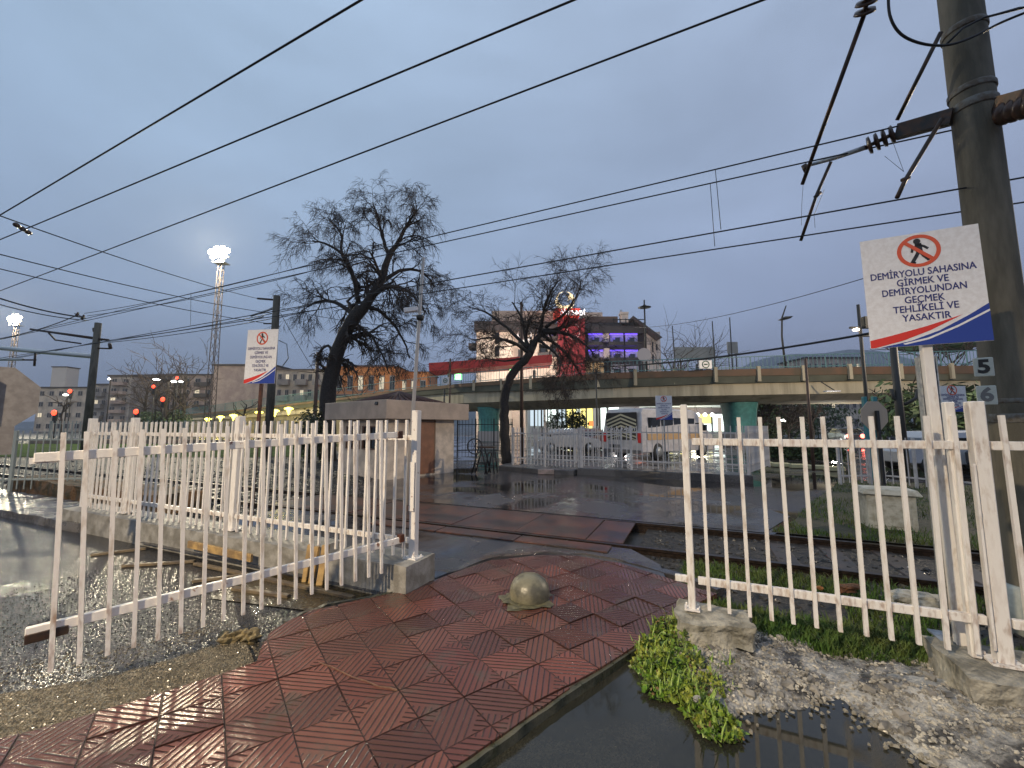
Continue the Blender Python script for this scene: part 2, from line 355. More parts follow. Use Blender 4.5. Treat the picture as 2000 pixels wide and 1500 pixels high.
def footpath():
    ang = R(36.5); ts = .288
    bx = Vector((math.cos(ang), math.sin(ang))); by = Vector((-math.sin(ang), math.cos(ang)))
    o = G(779, 1349).xy
    me_v, me_f, uvs, tones = [], [], [], []
    sub = [(p.x, p.y) for p in PATH]
    for i in range(-26, 18):
        for j in range(-16, 18):
            c = o+bx*(i*ts)+by*(j*ts)
            w = [c, c+bx*ts, c+bx*ts+by*ts, c+by*ts]
            q = clip(sub, [(a.x, a.y) for a in w])
            if len(q) < 3: continue
            qq = []
            for p in q:
                if not qq or (Vector(p)-Vector(qq[-1])).length > 1e-4: qq.append(p)
            if len(qq) > 2 and (Vector(qq[0])-Vector(qq[-1])).length < 1e-4: qq.pop()
            area = .5*abs(sum(qq[k-1][0]*qq[k][1]-qq[k][0]*qq[k-1][1] for k in range(len(qq))))
            if len(qq) < 3 or area < .002: continue
            ctr = c+bx*ts/2+by*ts/2
            rnd = random.Random(i*131+j*7)
            tx, ty, dz = rnd.gauss(0, .010), rnd.gauss(0, .010), rnd.gauss(0, .0022)
            tone = rnd.uniform(.62, 1.3); tint = rnd.uniform(.9, 1.15)
            b = len(me_v); n = len(qq); flip = (i+j) % 2
            for top in (1, 0):
                for p in qq:
                    d = (Vector(p)-ctr); p2 = ctr+d*.984
                    me_v.append((p2.x, p2.y, (d.x*tx+d.y*ty+dz) if top else -.04))
            fs = [tuple(range(b, b+n))]+[(b+k, b+n+k, b+n+(k+1) % n, b+(k+1) % n) for k in range(n)]
            for fi, f in enumerate(fs):
                me_f.append(f)
                for vi in f:
                    d = Vector(me_v[vi][:2])-c
                    uu, vv = d.dot(bx)/ts, d.dot(by)/ts
                    uvs.append((1-uu, vv) if flip else (uu, vv)); tones.append((tone*tint, tone, tone, 1))
    me = bpy.data.meshes.new('footpath'); me.from_pydata(me_v, [], me_f)
    ul = me.uv_layers.new(name='UVMap'); ca = me.color_attributes.new('tone', 'FLOAT_COLOR', 'CORNER')
    ul = me.uv_layers['UVMap']
    for k in range(len(uvs)): ul.data[k].uv = uvs[k]
    ca = me.color_attributes['tone']
    for k in range(len(uvs)): ca.data[k].color = tones[k]
    me.materials.append(tilem); me.update()
    tag(link('footpath', me), kind='structure')
footpath()
struct('path_bed', poly(PATH, -.012), mat('path_mortar', (.10, .08, .055), .55, col2=(.04, .03, .022), scale=14, bump=.4))
# mortar kerb along the right side and along the back of the path
def strip(name, pts, w, z0, z1, m, jitter=.0, kind=True, wob=.01):
    mb = MB(); n = len(pts); L_, R_ = [], []
    for i, p in enumerate(pts):
        d = (pts[min(i+1, n-1)]-pts[max(i-1, 0)]).normalized(); s_ = Vector((d.y, -d.x, 0))
        L_.append(p+s_*random.uniform(-jitter, jitter)); R_.append(p+s_*(w+random.uniform(-jitter, jitter)))
    vs = []
    for i in range(n):
        j = random.uniform(-wob, wob)
        vs += [(L_[i].x, L_[i].y, z0), (L_[i].x, L_[i].y, z1+j), (R_[i].x, R_[i].y, z1+j*.5-.006), (R_[i].x, R_[i].y, z0)]
    fs = []
    for i in range(n-1):
        a = i*4; fs += [(a, a+4, a+5, a+1), (a+1, a+5, a+6, a+2), (a+2, a+6, a+7, a+3)]
    fs += [(0, 1, 2, 3), tuple(range(n*4-4, n*4))[::-1]]
    mb.add(vs, fs)
    return mb.build(name, m)
def sub(pts, k):
    o = []
    for a, b in zip(pts, pts[1:]):
        for i in range(k): o.append(a.lerp(b, i/k))
    return o+[pts[-1]]
kerb_m = mat('kerb_mortar', (.085, .08, .055), .5, col2=(.04, .042, .025), scale=7, bump=.7, bscale=40, rough2=.25)
tag(strip('path_kerb', sub([G(*p) for p in ((1262, 1252), (1100, 1358), (1005, 1428), (890, 1506))]+[Vector((-.60, 1.72, 0)), Vector((-1.1, 1.2, 0))], 6), .075, -.09, -.012, kerb_m, .004, wob=.004), kind='structure')
tag(strip('path_edging', sub([G(*p) for p in ((850, 1126), (960, 1089), (1060, 1078), (1135, 1080), (1215, 1093), (1300, 1116), (1400, 1150))], 5), -.13, -.08, -.006, asph_m, .01), kind='structure')
tag(strip('path_edging', sub([G(*p) for p in ((560, 1212), (640, 1180), (770, 1156))], 5), -.06, -.15, -.004, kerb_m, .012), kind='structure')

# ================================================================== FENCES
def bar_mesh(name, w, z0, z1, m, d=None, round_=False):
    mb = MB()
    if round_: mb.tube([(0, 0, z0), (0, 0, z1)], w/2, 8)
    else: mb.box((0, 0, (z0+z1)/2), (w, d or w, z1-z0))
    me = bpy.data.meshes.new(name); me.from_pydata(mb.v, [], mb.f); me.polygons.foreach_set('use_smooth', mb.sm); me.materials.append(m)
    return me
PICKET = bar_mesh('picket', .024, .22, 1.67, white)
def fence_panel(root, x0, x1, spacing, rails=(1.48, .42), pm=PICKET, rw=.035, rh=.055, off=-.02, m=white, skip=0, zt=0, jit=.003):
    """rails and pickets along local x between x0 and x1"""
    for z in rails:
        MB().box(((x0+x1)/2, 0, z), (abs(x1-x0), rw, rh)).build('rail', m, root, .004)
    n = int(abs(x1-x0)/spacing)
    g = (x1-x0)/(n+skip)
    for i in range(n):
        o = link('picket', pm, root); o.location = (x0+g*(i+.5+skip/2)+random.uniform(-jit, jit), off, zt)
        o.rotation_euler = (random.uniform(-.006, .006), random.uniform(-.006, .006), 0)
def post(root, x, z0, z1, w=.085, m=white, base=True, y=0, cap=True):
    mb = MB(); mb.box((x, y, (z0+z1)/2), (w, w, z1-z0))
    o = mb.build('post', m, root, .006)
    if base:
        b = MB().box((x, y, z0+.006), (w*2.1, w*1.9, .012))
        for a in (-1, 1):
            for c in (-1, 1): b.tube([(x+a*w*.8, y+c*w*.7, z0+.01), (x+a*w*.8, y+c*w*.7, z0+.03)], .008, 6)
        b.build('base_plate', m, root)
    return o
# left fence behind the open gate
lf = thing('picket_fence', 'white metal picket fence on the low concrete wall behind the open gate leaf', 'fence', T(-2.72, 3.6), TA)
fence_panel(lf, -2.88, -.045, .132, pm=PICKET); post(lf, 0, .25, 1.77, .075, white_old)
fence_panel(lf, -5.50, -2.96, .132); post(lf, -2.92, .25, 1.74, .09)
fence_panel(lf, -6.86, -5.60, .132); post(lf, -5.55, .25, 1.74, .09); post(lf, -6.92, .2, 1.74, .10)
MB().box((0, -.052, .98), (.06, .01, .5)).build('hinge_plate', white_old, lf)
# gate leaf
leaf_ang = math.atan2(2.68-4.24, -2.82+1.075)
lv = thing('gate_leaf', 'white metal picket gate leaf swung open and sagging towards the ground at its free end', 'gate', (-1.075, 4.24, 0), leaf_ang)
lp = PICKET
gm = MB().box((1.225, 0, 1.52), (2.45, .035, .06)); gm.build('rail', white_old, lv, .004)
gm = MB().box((1.225, 0, .48), (2.45, .035, .06)); gm.build('rail', white_old, lv, .004)
for i in range(18):
    o = link('picket', lp, lv); o.location = (.234+i*.1238, .02, .0); o.rotation_euler = (0, random.uniform(-.008, .008), 0)
MB().box((2.36, 0, .445), (.18, .05, .055)).build('drop_bolt_bracket', steel_dark, lv, .004)
MB().box((2.40, -.02, 1.50), (.14, .05, .035)).build('latch', white_old, lv)
for z in (.5, 1.52): MB().box((.02, 0, z), (.05, .07, .075)).build('hinge', rust, lv, .004)
lv.rotation_euler = (Matrix.Rotation(leaf_ang, 4, 'Z') @ Matrix.Rotation(R(2.6), 4, 'Y')).to_euler()
# right fence
rf = thing('picket_fence', 'white metal picket fence standing between the weedy concrete lump and the concrete pole at right', 'fence', T(-.08, 3.6), TA)
post(rf, 0, .2, 1.776, .052); fence_panel(rf, .05, 1.66, .13)
post(rf, 1.715, .185, 1.76, .075); post(rf, 1.60, .185, 1.76, .05, base=False, y=.02)
MB().box((1.66, -.05, .82), (.012, .02, 1.1)).build('gate_stop', white, rf)
fence_panel(rf, 1.77, 4.6, .13); post(rf, 4.65, .15, 1.76, .09)
MB().box((-.07, 0, .42), (.09, .035, .05)).build('rail', white, rf, .004)

# low concrete walls under the fences
def rough_block(mb, s0, s1, n0, n1, z0, z1, step=.1, amp=.02, seed=0):
    """rough-cast block in track coordinates"""
    ns = max(2, int((s1-s0)/step)); nn = max(2, int((n1-n0)/step)); nz_ = max(2, int((z1-z0)/step))
    bm = bmesh.new(); bmesh.ops.create_grid(bm, x_segments=1, y_segments=1, size=1); bm.clear()
    def face(fn, a, b):
        g = [[bm.verts.new(fn(i/a, j/b)) for i in range(a+1)] for j in range(b+1)]
        for j in range(b):
            for i in range(a): bm.faces.new((g[j][i], g[j][i+1], g[j+1][i+1], g[j+1][i]))
    Lp = lambda a, b, t: a+(b-a)*t
    face(lambda u, v: (Lp(s0, s1, u), Lp(n0, n1, v), z1), ns, nn)
    face(lambda u, v: (Lp(s0, s1, u), n0, Lp(z0, z1, v)), ns, nz_)
    face(lambda u, v: (Lp(s1, s0, u), n1, Lp(z0, z1, v)), ns, nz_)
    face(lambda u, v: (s1, Lp(n0, n1, u), Lp(z0, z1, v)), nn, nz_)
    face(lambda u, v: (s0, Lp(n1, n0, u), Lp(z0, z1, v)), nn, nz_)
    bmesh.ops.remove_doubles(bm, verts=bm.verts, dist=1e-4)
    vs = []
    for v in bm.verts:
        p = v.co
        d = noise.noise_vector(Vector((p.x*3+seed, p.y*3, p.z*4)))*amp+noise.noise_vector(Vector((p.x*11+seed, p.y*11, p.z*11)))*amp*.4
        vs.append(T(p.x+d.x, p.y+d.y, p.z+d.z*.6))
    bm.verts.index_update()
    mb.add(vs, [[v.index for v in f.verts] for f in bm.faces]); bm.free()
    return mb
single('concrete_kerb_wall', rough_block(rough_block(MB(), -3.62, -2.6, 3.34, 3.82, -.12, .25, .07, .012), -9.75, -3.95, 3.36, 3.84, -.3, .235, .09, .02), conc,
       'low rough concrete wall carrying the white picket fence behind the gate leaf', 'wall')
# boards and rubble in the gap of the wall
bt = 'timber pieces propped against the low concrete wall'
for k, (s0, w, zt, lean, lab) in enumerate(((-3.70, .07, .33, .05, 'bright yellow timber post upright by the end of the concrete wall'), (-3.83, .055, .30, .08, 'thin weathered plank propped left of the bright yellow post'), (-3.93, .05, .31, .10, 'leftmost mossy plank of the upright pieces by the concrete wall'))):
    a = T(s0, 3.30, -.16); b_ = T(s0+.01, 3.36, zt)
    single('timber_plank', MB().bar(a, b_, w, .05), wood, lab, 'plank', bt, .005)
single('timber_plank', MB().bar(T(-6.0, 3.28, .10), T(-4.75, 3.27, .085), .03, .09), wood, 'long yellow plank laid along the face of the concrete wall below the fence', 'plank', None, .004)
for k, (a, b_) in enumerate((((-5.6, 3.15), (-3.1, 3.18)), ((-5.0, 2.8), (-4.55, 3.25)), ((-6.3, 2.75), (-5.7, 3.2)), ((-7.2, 2.8), (-6.9, 3.25)), ((-4.4, 2.85), (-3.7, 2.95)))):
    single('wooden_batten', MB().bar(T(*a, -.05), T(*b_, -.05), .05, .03), mat('batten_wood', (.16, .12, .07), .5, col2=(.08, .06, .04)), ('longest thin batten lying along the foot of the concrete wall', 'short batten lying on wet road, nearest the wall middle', 'batten lying across the wet road left of the middle', 'far left batten lying on the wet road by the wall', 'short wet batten nearest the upright planks')[k], 'batten', 'battens lying by the low wall', .003)
# pit mud in front of the wall gap
struct('mud', poly([T(-4.4, 2.62), T(-2.55, 2.95), T(-2.7, 3.4), T(-4.6, 3.4)], -.062), mat('dark_mud', (.03, .022, .012), .3, col2=(.06, .045, .02), scale=9, bump=1, bscale=30, rough2=.1))
VG = [(p.x, p.y) for p in (G(*q) for q in ((-300, 1525), (0, 1437), (250, 1368), (500, 1286), (486, 1250), (470, 1236), (430, 1243), (300, 1285), (130, 1322), (0, 1340), (-300, 1400)))]
# broken kerb stone at the tile edge
def rock(c, d, seed=0, amp=.25, sub_=2, rot=0):
    bm = bmesh.new(); bmesh.ops.create_icosphere(bm, subdivisions=sub_, radius=1)
    vs = []
    for v in bm.verts:
        n_ = v.co.normalized(); q = Vector((max(-.8, min(.8, n_.x)), max(-.8, min(.8, n_.y)), max(-.7, min(.7, n_.z))))
        k = 1+noise.noise(n_*1.7+Vector((seed*3.1, seed, 0)))*amp*2+noise.noise(n_*5+Vector((seed, 0, 0)))*amp*.5
        w = Vector((q.x*d[0], q.y*d[1], q.z*d[2]))*k; w.rotate(Euler((0, 0, rot)))
        vs.append(w+Vector(c))
    fs = [[v.index for v in f.verts] for f in bm.faces]; bm.free(); return vs, fs
stone_y = mat('yellow_stone', (.22, .17, .08), .6, col2=(.10, .075, .035), scale=20, bump=.8)
for k, (px, py, dx, lab) in enumerate(((452, 1247, .09, 'broken yellow kerb stone with a dark hollow at the tile edge, left piece'), (490, 1243, .07, 'jagged yellow mortar lump at the broken corner of the red tiles'))):
    p = G(px, py, -.02)
    single('broken_kerb_stone', MB().add(*rock(p, (dx, .05, .06), k+3, .4, 3, .5)), stone_y, lab, 'stone')

# ================================================================== RAILWAY
rail_m = mat('rail_steel', (.06, .04, .03), .35, .7, col2=(.03, .022, .018), scale=20)
def rail(n, s0, s1, lab):
    pr = [(-.07, 0), (.07, 0), (.07, .015), (.012, .03), (.012, .11), (.036, .122), (.036, .155), (-.036, .155), (-.036, .122), (-.012, .11), (-.012, .03), (-.07, .015)]
    mb = MB(); k = len(pr)
    for s_ in (s0, s1): mb.v += [tuple(T(s_, n+a, -.155+b-.005)) for a, b in pr]
    fs = [(i, (i+1) % k, k+(i+1) % k, k+i) for i in range(k)]; mb.f += fs+[tuple(range(k)), tuple(range(k, 2*k))]; mb.m += [0]*(k+2); mb.sm += [False]*(k+2)
    single('railway_rail', mb, rail_m, lab, 'rail', None, 0, T((s0+s1)/2, n, -.16))
rail(5.90, -70, 40, 'near steel rail of the track, running past the red path end')
rail(7.35, -70, 40, 'far steel rail of the track, beside the grey asphalt yard')
plate_m = mat('rusty_steel_plate', (.105, .040, .024), .38, 0, col2=(.035, .024, .02), scale=1.6, rough2=.32, bump=.25, bscale=30)
labs = ['rightmost rusty plate between the rails, its open end facing the grass', 'second rusty plate from the right end of the crossing', 'third rusty plate from the right end of the crossing', 'fourth rusty plate from the right end of the crossing', 'fifth rusty plate, just right of the gate post', 'sixth rusty plate, seen through the pickets by the gate post', 'leftmost rusty plate, seen through the pickets']
e0 = -.98
for k, w in enumerate((.52, 1.12, 1.12, 1.12, 1.12, 1.12, 1.12)):
    mb = MB(); mb.box((0, 0, 0), (w-.012, 1.33, .03), (random.uniform(-.006, .006), random.uniform(-.006, .006), 0))
    o = mb.build('crossing_plate', plate_m, None, .004); o.location = T(e0-w/2, 6.625, -.022+random.uniform(0, .01)); o.rotation_euler = (0, 0, TA)
    tag(o, labs[k], 'steel plate', 'rusty steel plates between the rails'); e0 -= w
for k in range(3):
    o = MB().box((0, 0, 0), (1.3, .30, .02)).build('edge_plate', plate_m, None, .004); o.location = T(-1.75-k*1.32, 5.62, -.008); o.rotation_euler = (0, 0, TA)
    tag(o, ('narrow rusty strip outside the near rail, right piece', 'narrow rusty strip outside the near rail, middle piece', 'narrow rusty strip outside the near rail, left piece')[k], 'steel plate', 'narrow rusty strips beside the near rail')
ballast_m = mat('ballast', (.06, .056, .052), .75, spec=.2, col2=(.025, .023, .02), scale=14, rough2=.45, bump=1, bscale=25, bdist=.03)
bed = MB()
for s0, s1, n0, n1, z in ((-.8, 40, 3.9, 7.46, -.10), (-80, -7.7, 3.9, 7.46, -.10)):
    bed.add([T(s0, n0, z), T(s1, n0, z), T(s1, n1, z), T(s0, n1, z)], [(0, 1, 2, 3)])
bed.add([T(-7.2, 7.47, -.012), T(-9.2, 9.2, -.012), T(-10.5, 12.5, -.012), T(-17, 19, -.012), T(-80, 26, -.012), T(-80, 7.47, -.012)], [(0, 1, 2, 3, 4, 5)][:1])
struct('track_bed', bed, ballast_m)
# sleepers visible left
sl_m = mat('sleeper', (.055, .04, .032), .5, col2=(.03, .025, .02), scale=8)
for k in range(34):
    s_ = 1.0+k*.62 if k < 12 else -8.2-(k-12)*.62
    o = link('sleeper', bpy.data.meshes['sleeper'] if 'sleeper' in bpy.data.meshes else MB().box((0, 0, 0), (.24, 2.4, .12)).build('sleeper', sl_m, None, .01).data, None) if k else bpy.data.objects[MB().box((0, 0, 0), (.24, 2.4, .12)).build('sleeper', sl_m, None, .01).name]
    o.location = T(s_, 6.62, -.145); o.rotation_euler = (0, 0, TA)
    tag(o, 'dark sleeper under the rails, right of the plates among the grass' if k < 12 else 'dark sleeper under the rails, behind the left picket fence', 'sleeper', 'sleepers right of the crossing' if k < 12 else 'sleepers left of the crossing')
# ballast stones: nobody could count them
def stones(name, n, place, size, m, seed, lab, cat='stones'):
    rnd = random.Random(seed); mb = MB()
    base = [(-1, -.8, -.6), (1, -.9, -.5), (.8, .9, -.6), (-.9, .8, -.5), (-.7, -.6, .6), (.8, -.5, .5), (.6, .7, .7), (-.8, .6, .5), (0, 0, .95)]
    fs = [(0, 3, 2, 1), (0, 1, 5, 4), (1, 2, 6, 5), (2, 3, 7, 6), (3, 0, 4, 7), (4, 5, 8), (5, 6, 8), (6, 7, 8), (7, 4, 8)]
    for _ in range(n):
        p = place(rnd)
        if p is None: continue
        s_ = rnd.uniform(*size); e_ = Euler((rnd.uniform(-.5, .5), rnd.uniform(-.5, .5), rnd.uniform(0, 6.3)))
        vs = []
        for b in base:
            v = Vector(b)*s_*.5; v.x *= rnd.uniform(.8, 1.2); v.y *= rnd.uniform(.6, 1.1); v.z *= rnd.uniform(.5, .9); v.rotate(e_); vs.append(v+p)
        mb.add(vs, fs)
    return tag(mb.build(name, m), lab, cat, None, 'stuff')
stone_m = mat('ballast_stone', (.08, .075, .07), .42, col2=(.03, .028, .026), scale=9, rough2=.3, spec=.25)
def pl_ballast(r):
    if r.random() < .25:
        s_ = r.uniform(-.6, 9); n_ = r.uniform(4.2, 7.3); 
        return T(s_, n_, -.095)
    s_ = -7.3-abs(r.gauss(0, 9)); n_ = r.uniform(4.0, 7.4+min(10, (-s_-7)*1.2))
    return T(s_, n_, -.08 if n_ < 7.45 else 0)
stones('ballast_stones', 7000, pl_ballast, (.03, .075), stone_m, 5, 'loose wet dark ballast stones around the rails behind the left fence', 'ballast')

# ================================================================== RIGHT FOREGROUND
def inpoly(x, y, pg):
    c = False; j = len(pg)-1
    for i in range(len(pg)):
        if (pg[i][1] > y) != (pg[j][1] > y) and x < (pg[j][0]-pg[i][0])*(y-pg[i][1])/(pg[j][1]-pg[i][1])+pg[i][0]: c = not c
        j = i
    return c
def dpoly(x, y, pg):
    best = 9
    for i in range(len(pg)):
        a, b = pg[i-1], pg[i]; dx, dy = b[0]-a[0], b[1]-a[1]; L2 = dx*dx+dy*dy or 1
        t_ = max(0, min(1, ((x-a[0])*dx+(y-a[1])*dy)/L2)); best = min(best, math.hypot(x-a[0]-t_*dx, y-a[1]-t_*dy))
    return best
RUB = [G(*p, -.06) for p in ((1335, 1215), (1290, 1250), (1300, 1300), (1345, 1370), (1400, 1425), (1440, 1395), (1560, 1385), (1640, 1362), (1700, 1410), (1770, 1462), (1850, 1520), (1960, 1600), (2200, 1640))]
RUBP = [(p.x, p.y) for p in RUB]+[(6.2, 1.5), (6.5, 2.2)]+[tuple(T(4.5, 4.3).xy), tuple(T(-.3, 4.3).xy), tuple(T(-.35, 3.5).xy)]
def rub_h(x, y):
    d = dpoly(x, y, RUBP)
    h = -.065+.16*(1-math.exp(-d*3.2))
    q = Vector((x, y, 0))
    h += (noise.noise(q*2.3)*.05+noise.noise(q*6)*.03)*min(1, d*4)+abs(noise.noise(q*15))*.03*min(1, d*9)+abs(noise.noise(q*34))*.014*min(1, d*12)
    # lower behind the fence, where grass grows
    s_, n_ = Vector((x, y, 0)).dot(TD), Vector((x, y, 0)).dot(TN)
    if n_ > 3.3: h -= min(.11, (n_-3.3)*.25)
    return h
def rubble():
    x0, x1, y0, y1 = .9, 6.6, 1.3, 4.3; st = .026
    nx, ny = int((x1-x0)/st), int((y1-y0)/st)
    idx = {}; vs = []; fs = []
    def vid(i, j):
        if (i, j) not in idx:
            x, y = x0+i*st, y0+j*st; idx[(i, j)] = len(vs); vs.append((x, y, rub_h(x, y)))
        return idx[(i, j)]
    for j in range(ny):
        for i in range(nx):
            if inpoly(x0+(i+.5)*st, y0+(j+.5)*st, RUBP): fs.append((vid(i, j), vid(i+1, j), vid(i+1, j+1), vid(i, j+1)))
    mb = MB(); mb.smooth = True; mb.add(vs, fs)
    m = mat('rubble_mortar', (.34, .33, .31), .42, col2=(.045, .042, .038), scale=5, bump=1, bscale=30, bdist=.03, rough2=.14, detail=7)
    struct('rubble_ground', mb, m)
rubble()
def pl_rub(r):
    for _ in range(30):
        x, y = r.uniform(1.1, 5), r.uniform(1.4, 3.7)
        if inpoly(x, y, RUBP) and (noise.noise(Vector((x*2.2, y*2.2, 3))) > -.12 or r.random() < .2): return Vector((x, y, rub_h(x, y)+.004))
stones('rubble_stones', 9500, pl_rub, (.006, .024), mat('pale_stone', (.42, .39, .33), .5, col2=(.12, .11, .095), scale=9), 9, 'pale broken mortar and pebbles spread below the right fence', 'rubble')
stones('rubble_stones', 170, pl_rub, (.03, .08), mat('grey_stone', (.24, .22, .19), .5, col2=(.10, .095, .085), scale=7), 19, 'larger grey broken stones among the pebbles below the right fence', 'rubble')
def pl_edge(r):
    a = r.uniform(0, 1); i = int(a*10); p = RUB[i].lerp(RUB[i+1], a*10-i)
    return Vector((p.x+r.gauss(-.02, .05), p.y+r.gauss(-.02, .05), -.05))
stones('puddle_pebbles', 260, pl_edge, (.008, .028), mat('wet_pebble', (.2, .18, .14), .3), 23, 'wet pebbles strewn along the puddle edge at lower right', 'pebbles')
lump = mat('rough_concrete_lump', (.33, .31, .26), .75, col2=(.15, .14, .11), scale=6, bump=1, bscale=22, bdist=.03, detail=8)
single('concrete_footing', rough_block(MB(), -.18, .32, 3.42, 3.78, .02, .195, .03, .07, 4), lump, 'rough pale concrete lump under the left post of the right fence', 'footing')
single('concrete_footing', rough_block(MB(), 1.36, 4.9, 3.30, 3.85, -.1, .18, .06, .03, 8), lump, 'long worn concrete footing under the double post at the right edge', 'footing')
def pl_verge(r):
    for _ in range(20):
        x, y = r.uniform(-6, -1.5), r.uniform(2, 3.7)
        p_ = dpoly(x, y, VG) if not inpoly(x, y, VG) else 0
        if p_ < .05 or (p_ < .5 and r.random() < .16): return Vector((x, y, -.045 if p_ == 0 else -.07))
stones('verge_gravel', 9000, pl_verge, (.006, .018), mat('gravel_grain', (.17, .14, .09), .4, col2=(.07, .06, .04), scale=30, rough2=.15), 29, 'fine brown wet gravel between the road and the red tiles', 'gravel')
def pl_road(r):
    p = T(r.uniform(-6.5, -2.6), r.gauss(2.0, .8), -.069); 
    if p.x > -1.5 or inpoly(p.x, p.y, [(q.x, q.y) for q in PATH]) or p.dot(TN) > 3.2: return None
    return p
stones('road_grit', 5000, pl_road, (.005, .014), mat('road_grain', (.04, .037, .033), .32, col2=(.018, .017, .016), scale=30, rough2=.2, spec=.3), 41, 'wet dark grit and small pebbles on the road under the gate leaf', 'grit')
cr_ = MB(); ck = [G(*q, .0) for q in ((622, 1295), (650, 1305), (676, 1318), (690, 1325), (716, 1332), (738, 1342), (762, 1345), (776, 1350))]
for a_, b_ in zip(ck, ck[1:]): cr_.bar(a_+Vector((0, 0, .004)), b_+Vector((0, 0, .004)), random.uniform(.003, .007), .009)
struct('tile_crack', cr_, mat('crack_edge', (.15, .085, .055), .5, col2=(.12, .06, .04), scale=60))
# bollard
boll = MB(); boll.lathe([(.17, -.03), (.185, 0), (.188, .05), (.178, .105), (.15, .155), (.105, .19), (.05, .208), (.004, .213)], n=40)
b0 = thing('dome_bollard', 'round concrete dome bollard in the middle of the red tiled path', 'bollard', (.165, 4.02, .01))
boll.build('dome', mat('dome_concrete', (.17, .155, .10), .30, col2=(.075, .07, .05), scale=7, bump=.4, bscale=40, rough2=.5), b0)
mv, mf = rock((-.02, -.06, -.003), (.235, .20, .016), 5, .35, 3); MB().add(mv, mf).build('mortar_collar', mat('mossy_mortar', (.13, .115, .06), .5, col2=(.06, .055, .03), scale=20, bump=.8), b0)

# ---- vegetation scatter
def leafy(name, n, place, size, m, seed, lab, cat, up=.5, kind='stuff', w=.45):
    rnd = random.Random(seed); mb = MB()
    for _ in range(n):
        p = place(rnd)
        if p is None: continue
        s_ = rnd.uniform(*size); d = Vector((rnd.gauss(0, 1), rnd.gauss(0, 1), abs(rnd.gauss(0, 1))*up*2)).normalized()
        x = d.cross(Vector((rnd.gauss(0, 1), rnd.gauss(0, 1), rnd.gauss(0, 1)))).normalized()
        n_ = d.cross(x)*.12*s_
        mb.add([p, p+d*s_*.45+x*s_*w+n_, p+d*s_, p+d*s_*.45-x*s_*w+n_], [(0, 1, 2, 3)])
    return tag(mb.build(name, m), lab, cat, None, kind)
def blades(name, n, place, size, m, seed, lab):
    rnd = random.Random(seed); mb = MB()
    for _ in range(n):
        p = place(rnd)
        if p is None: continue
        s_ = rnd.uniform(*size); a = rnd.uniform(0, 6.3); l = rnd.uniform(.2, .8)
        d = Vector((math.cos(a)*l, math.sin(a)*l, 1)).normalized(); w = Vector((-math.sin(a), math.cos(a), 0))*s_*.05
        mid = p+d*s_*.55; tip = p+d*s_+Vector((math.cos(a), math.sin(a), -.5))*s_*.3*l
        mb.add([p-w, p+w, mid+w*.8, mid-w*.8, tip], [(0, 1, 2, 3), (3, 2, 4)])
    return tag(mb.build(name, m), lab, 'grass', None, 'stuff')
weed_m = mat('weed_leaf', (.10, .20, .02), .45, col2=(.24, .27, .04), scale=6)
WEED = [(1300, 1235, .15), (1270, 1262, .10), (1330, 1262, .14), (1300, 1300, .13), (1350, 1300, .13), (1385, 1335, .09), (1340, 1345, .09), (1375, 1375, .07), (1400, 1402, .055), (1290, 1330, .05), (1270, 1290, .08), (1410, 1300, .06), (1330, 1215, .08)]
WC = [(G(x, y, .0), h) for x, y, h in WEED]
def pl_weed(r):
    c, h = r.choice(WC); a = r.uniform(0, 6.3); q = math.sqrt(r.random())
    return c+Vector((math.cos(a)*q*.13, math.sin(a)*q*.12, -.05+h*(1-q*q)*r.uniform(.35, 1.25)))
leafy('weeds', 4200, pl_weed, (.010, .040), weed_m, 3, 'bright yellow green leafy weeds growing at the foot of the concrete lump', 'weeds')
leafy('weeds', 3200, pl_weed, (.012, .03), mat('weed_leaf_dark', (.04, .085, .015), .5, col2=(.09, .12, .03), scale=9), 33, 'darker green leaves low in the weeds at the foot of the concrete lump', 'weeds')
leafy('weeds', 420, pl_weed, (.010, .028), mat('weed_leaf_dead', (.16, .10, .04), .7), 34, 'brown dead leaf bits among the weeds at the foot of the concrete lump', 'weeds')
blades('grass_tufts', 420, pl_weed, (.05, .12), mat('grass_yellow', (.18, .26, .04), .5), 13, 'thin grass blades sprouting among the bright weeds')
grass_m = mat('grass', (.05, .10, .018), .6, spec=.12, col2=(.085, .11, .03), scale=2)
soil_m = mat('grassy_soil', (.025, .03, .013), .8, col2=(.045, .04, .02), scale=4, bump=1, bscale=20, bdist=.03)
GP = [T(.98, 7.47), T(1.5, 8.6), T(2.0, 10.2), T(2.9, 12.6), T(4.0, 15.6), T(16, 15.0), T(18, 7.47)]
struct('grass_bank', poly(GP, .004), soil_m)
GPL = [(p.x, p.y) for p in GP]
def pl_grass(r):
    z = r.random()
    if z < .45:
        s_, n_ = r.uniform(.9, 9), 7.5+7.8*r.random()**1.6
        p = T(s_, n_, 0)
        if not inpoly(p.x, p.y, GPL): return None
    elif z < .75:
        s_, n_ = -.2+abs(r.gauss(0, 2.6)), r.uniform(4.0, 5.75); p = T(s_, n_, -.10)
    else: s_, n_ = r.uniform(-.2, 3.8), r.uniform(3.85, 4.4); p = T(s_, n_, -.08)
    if noise.noise(p*1.1) < -.22: return None
    return p
blades('grass', 52000, pl_grass, (.04, .12), grass_m, 21, 'short rough grass around the track behind the right fence')
leafy('ground_weeds', 9000, pl_grass, (.012, .035), mat('low_leaf', (.07, .13, .02), .5, col2=(.12, .16, .04), scale=2), 22, 'low broad leaved weeds among the grass behind the right fence', 'weeds')
single('broken_log', MB().add(*rock(G(1655, 1150, .02), (.13, .035, .045), 11, .4, 3, .25)), mat('rotten_wood', (.14, .055, .02), .8, col2=(.05, .025, .012), scale=12, bump=1), 'reddish brown broken piece of wood lying in the grass behind the right fence', 'wood')
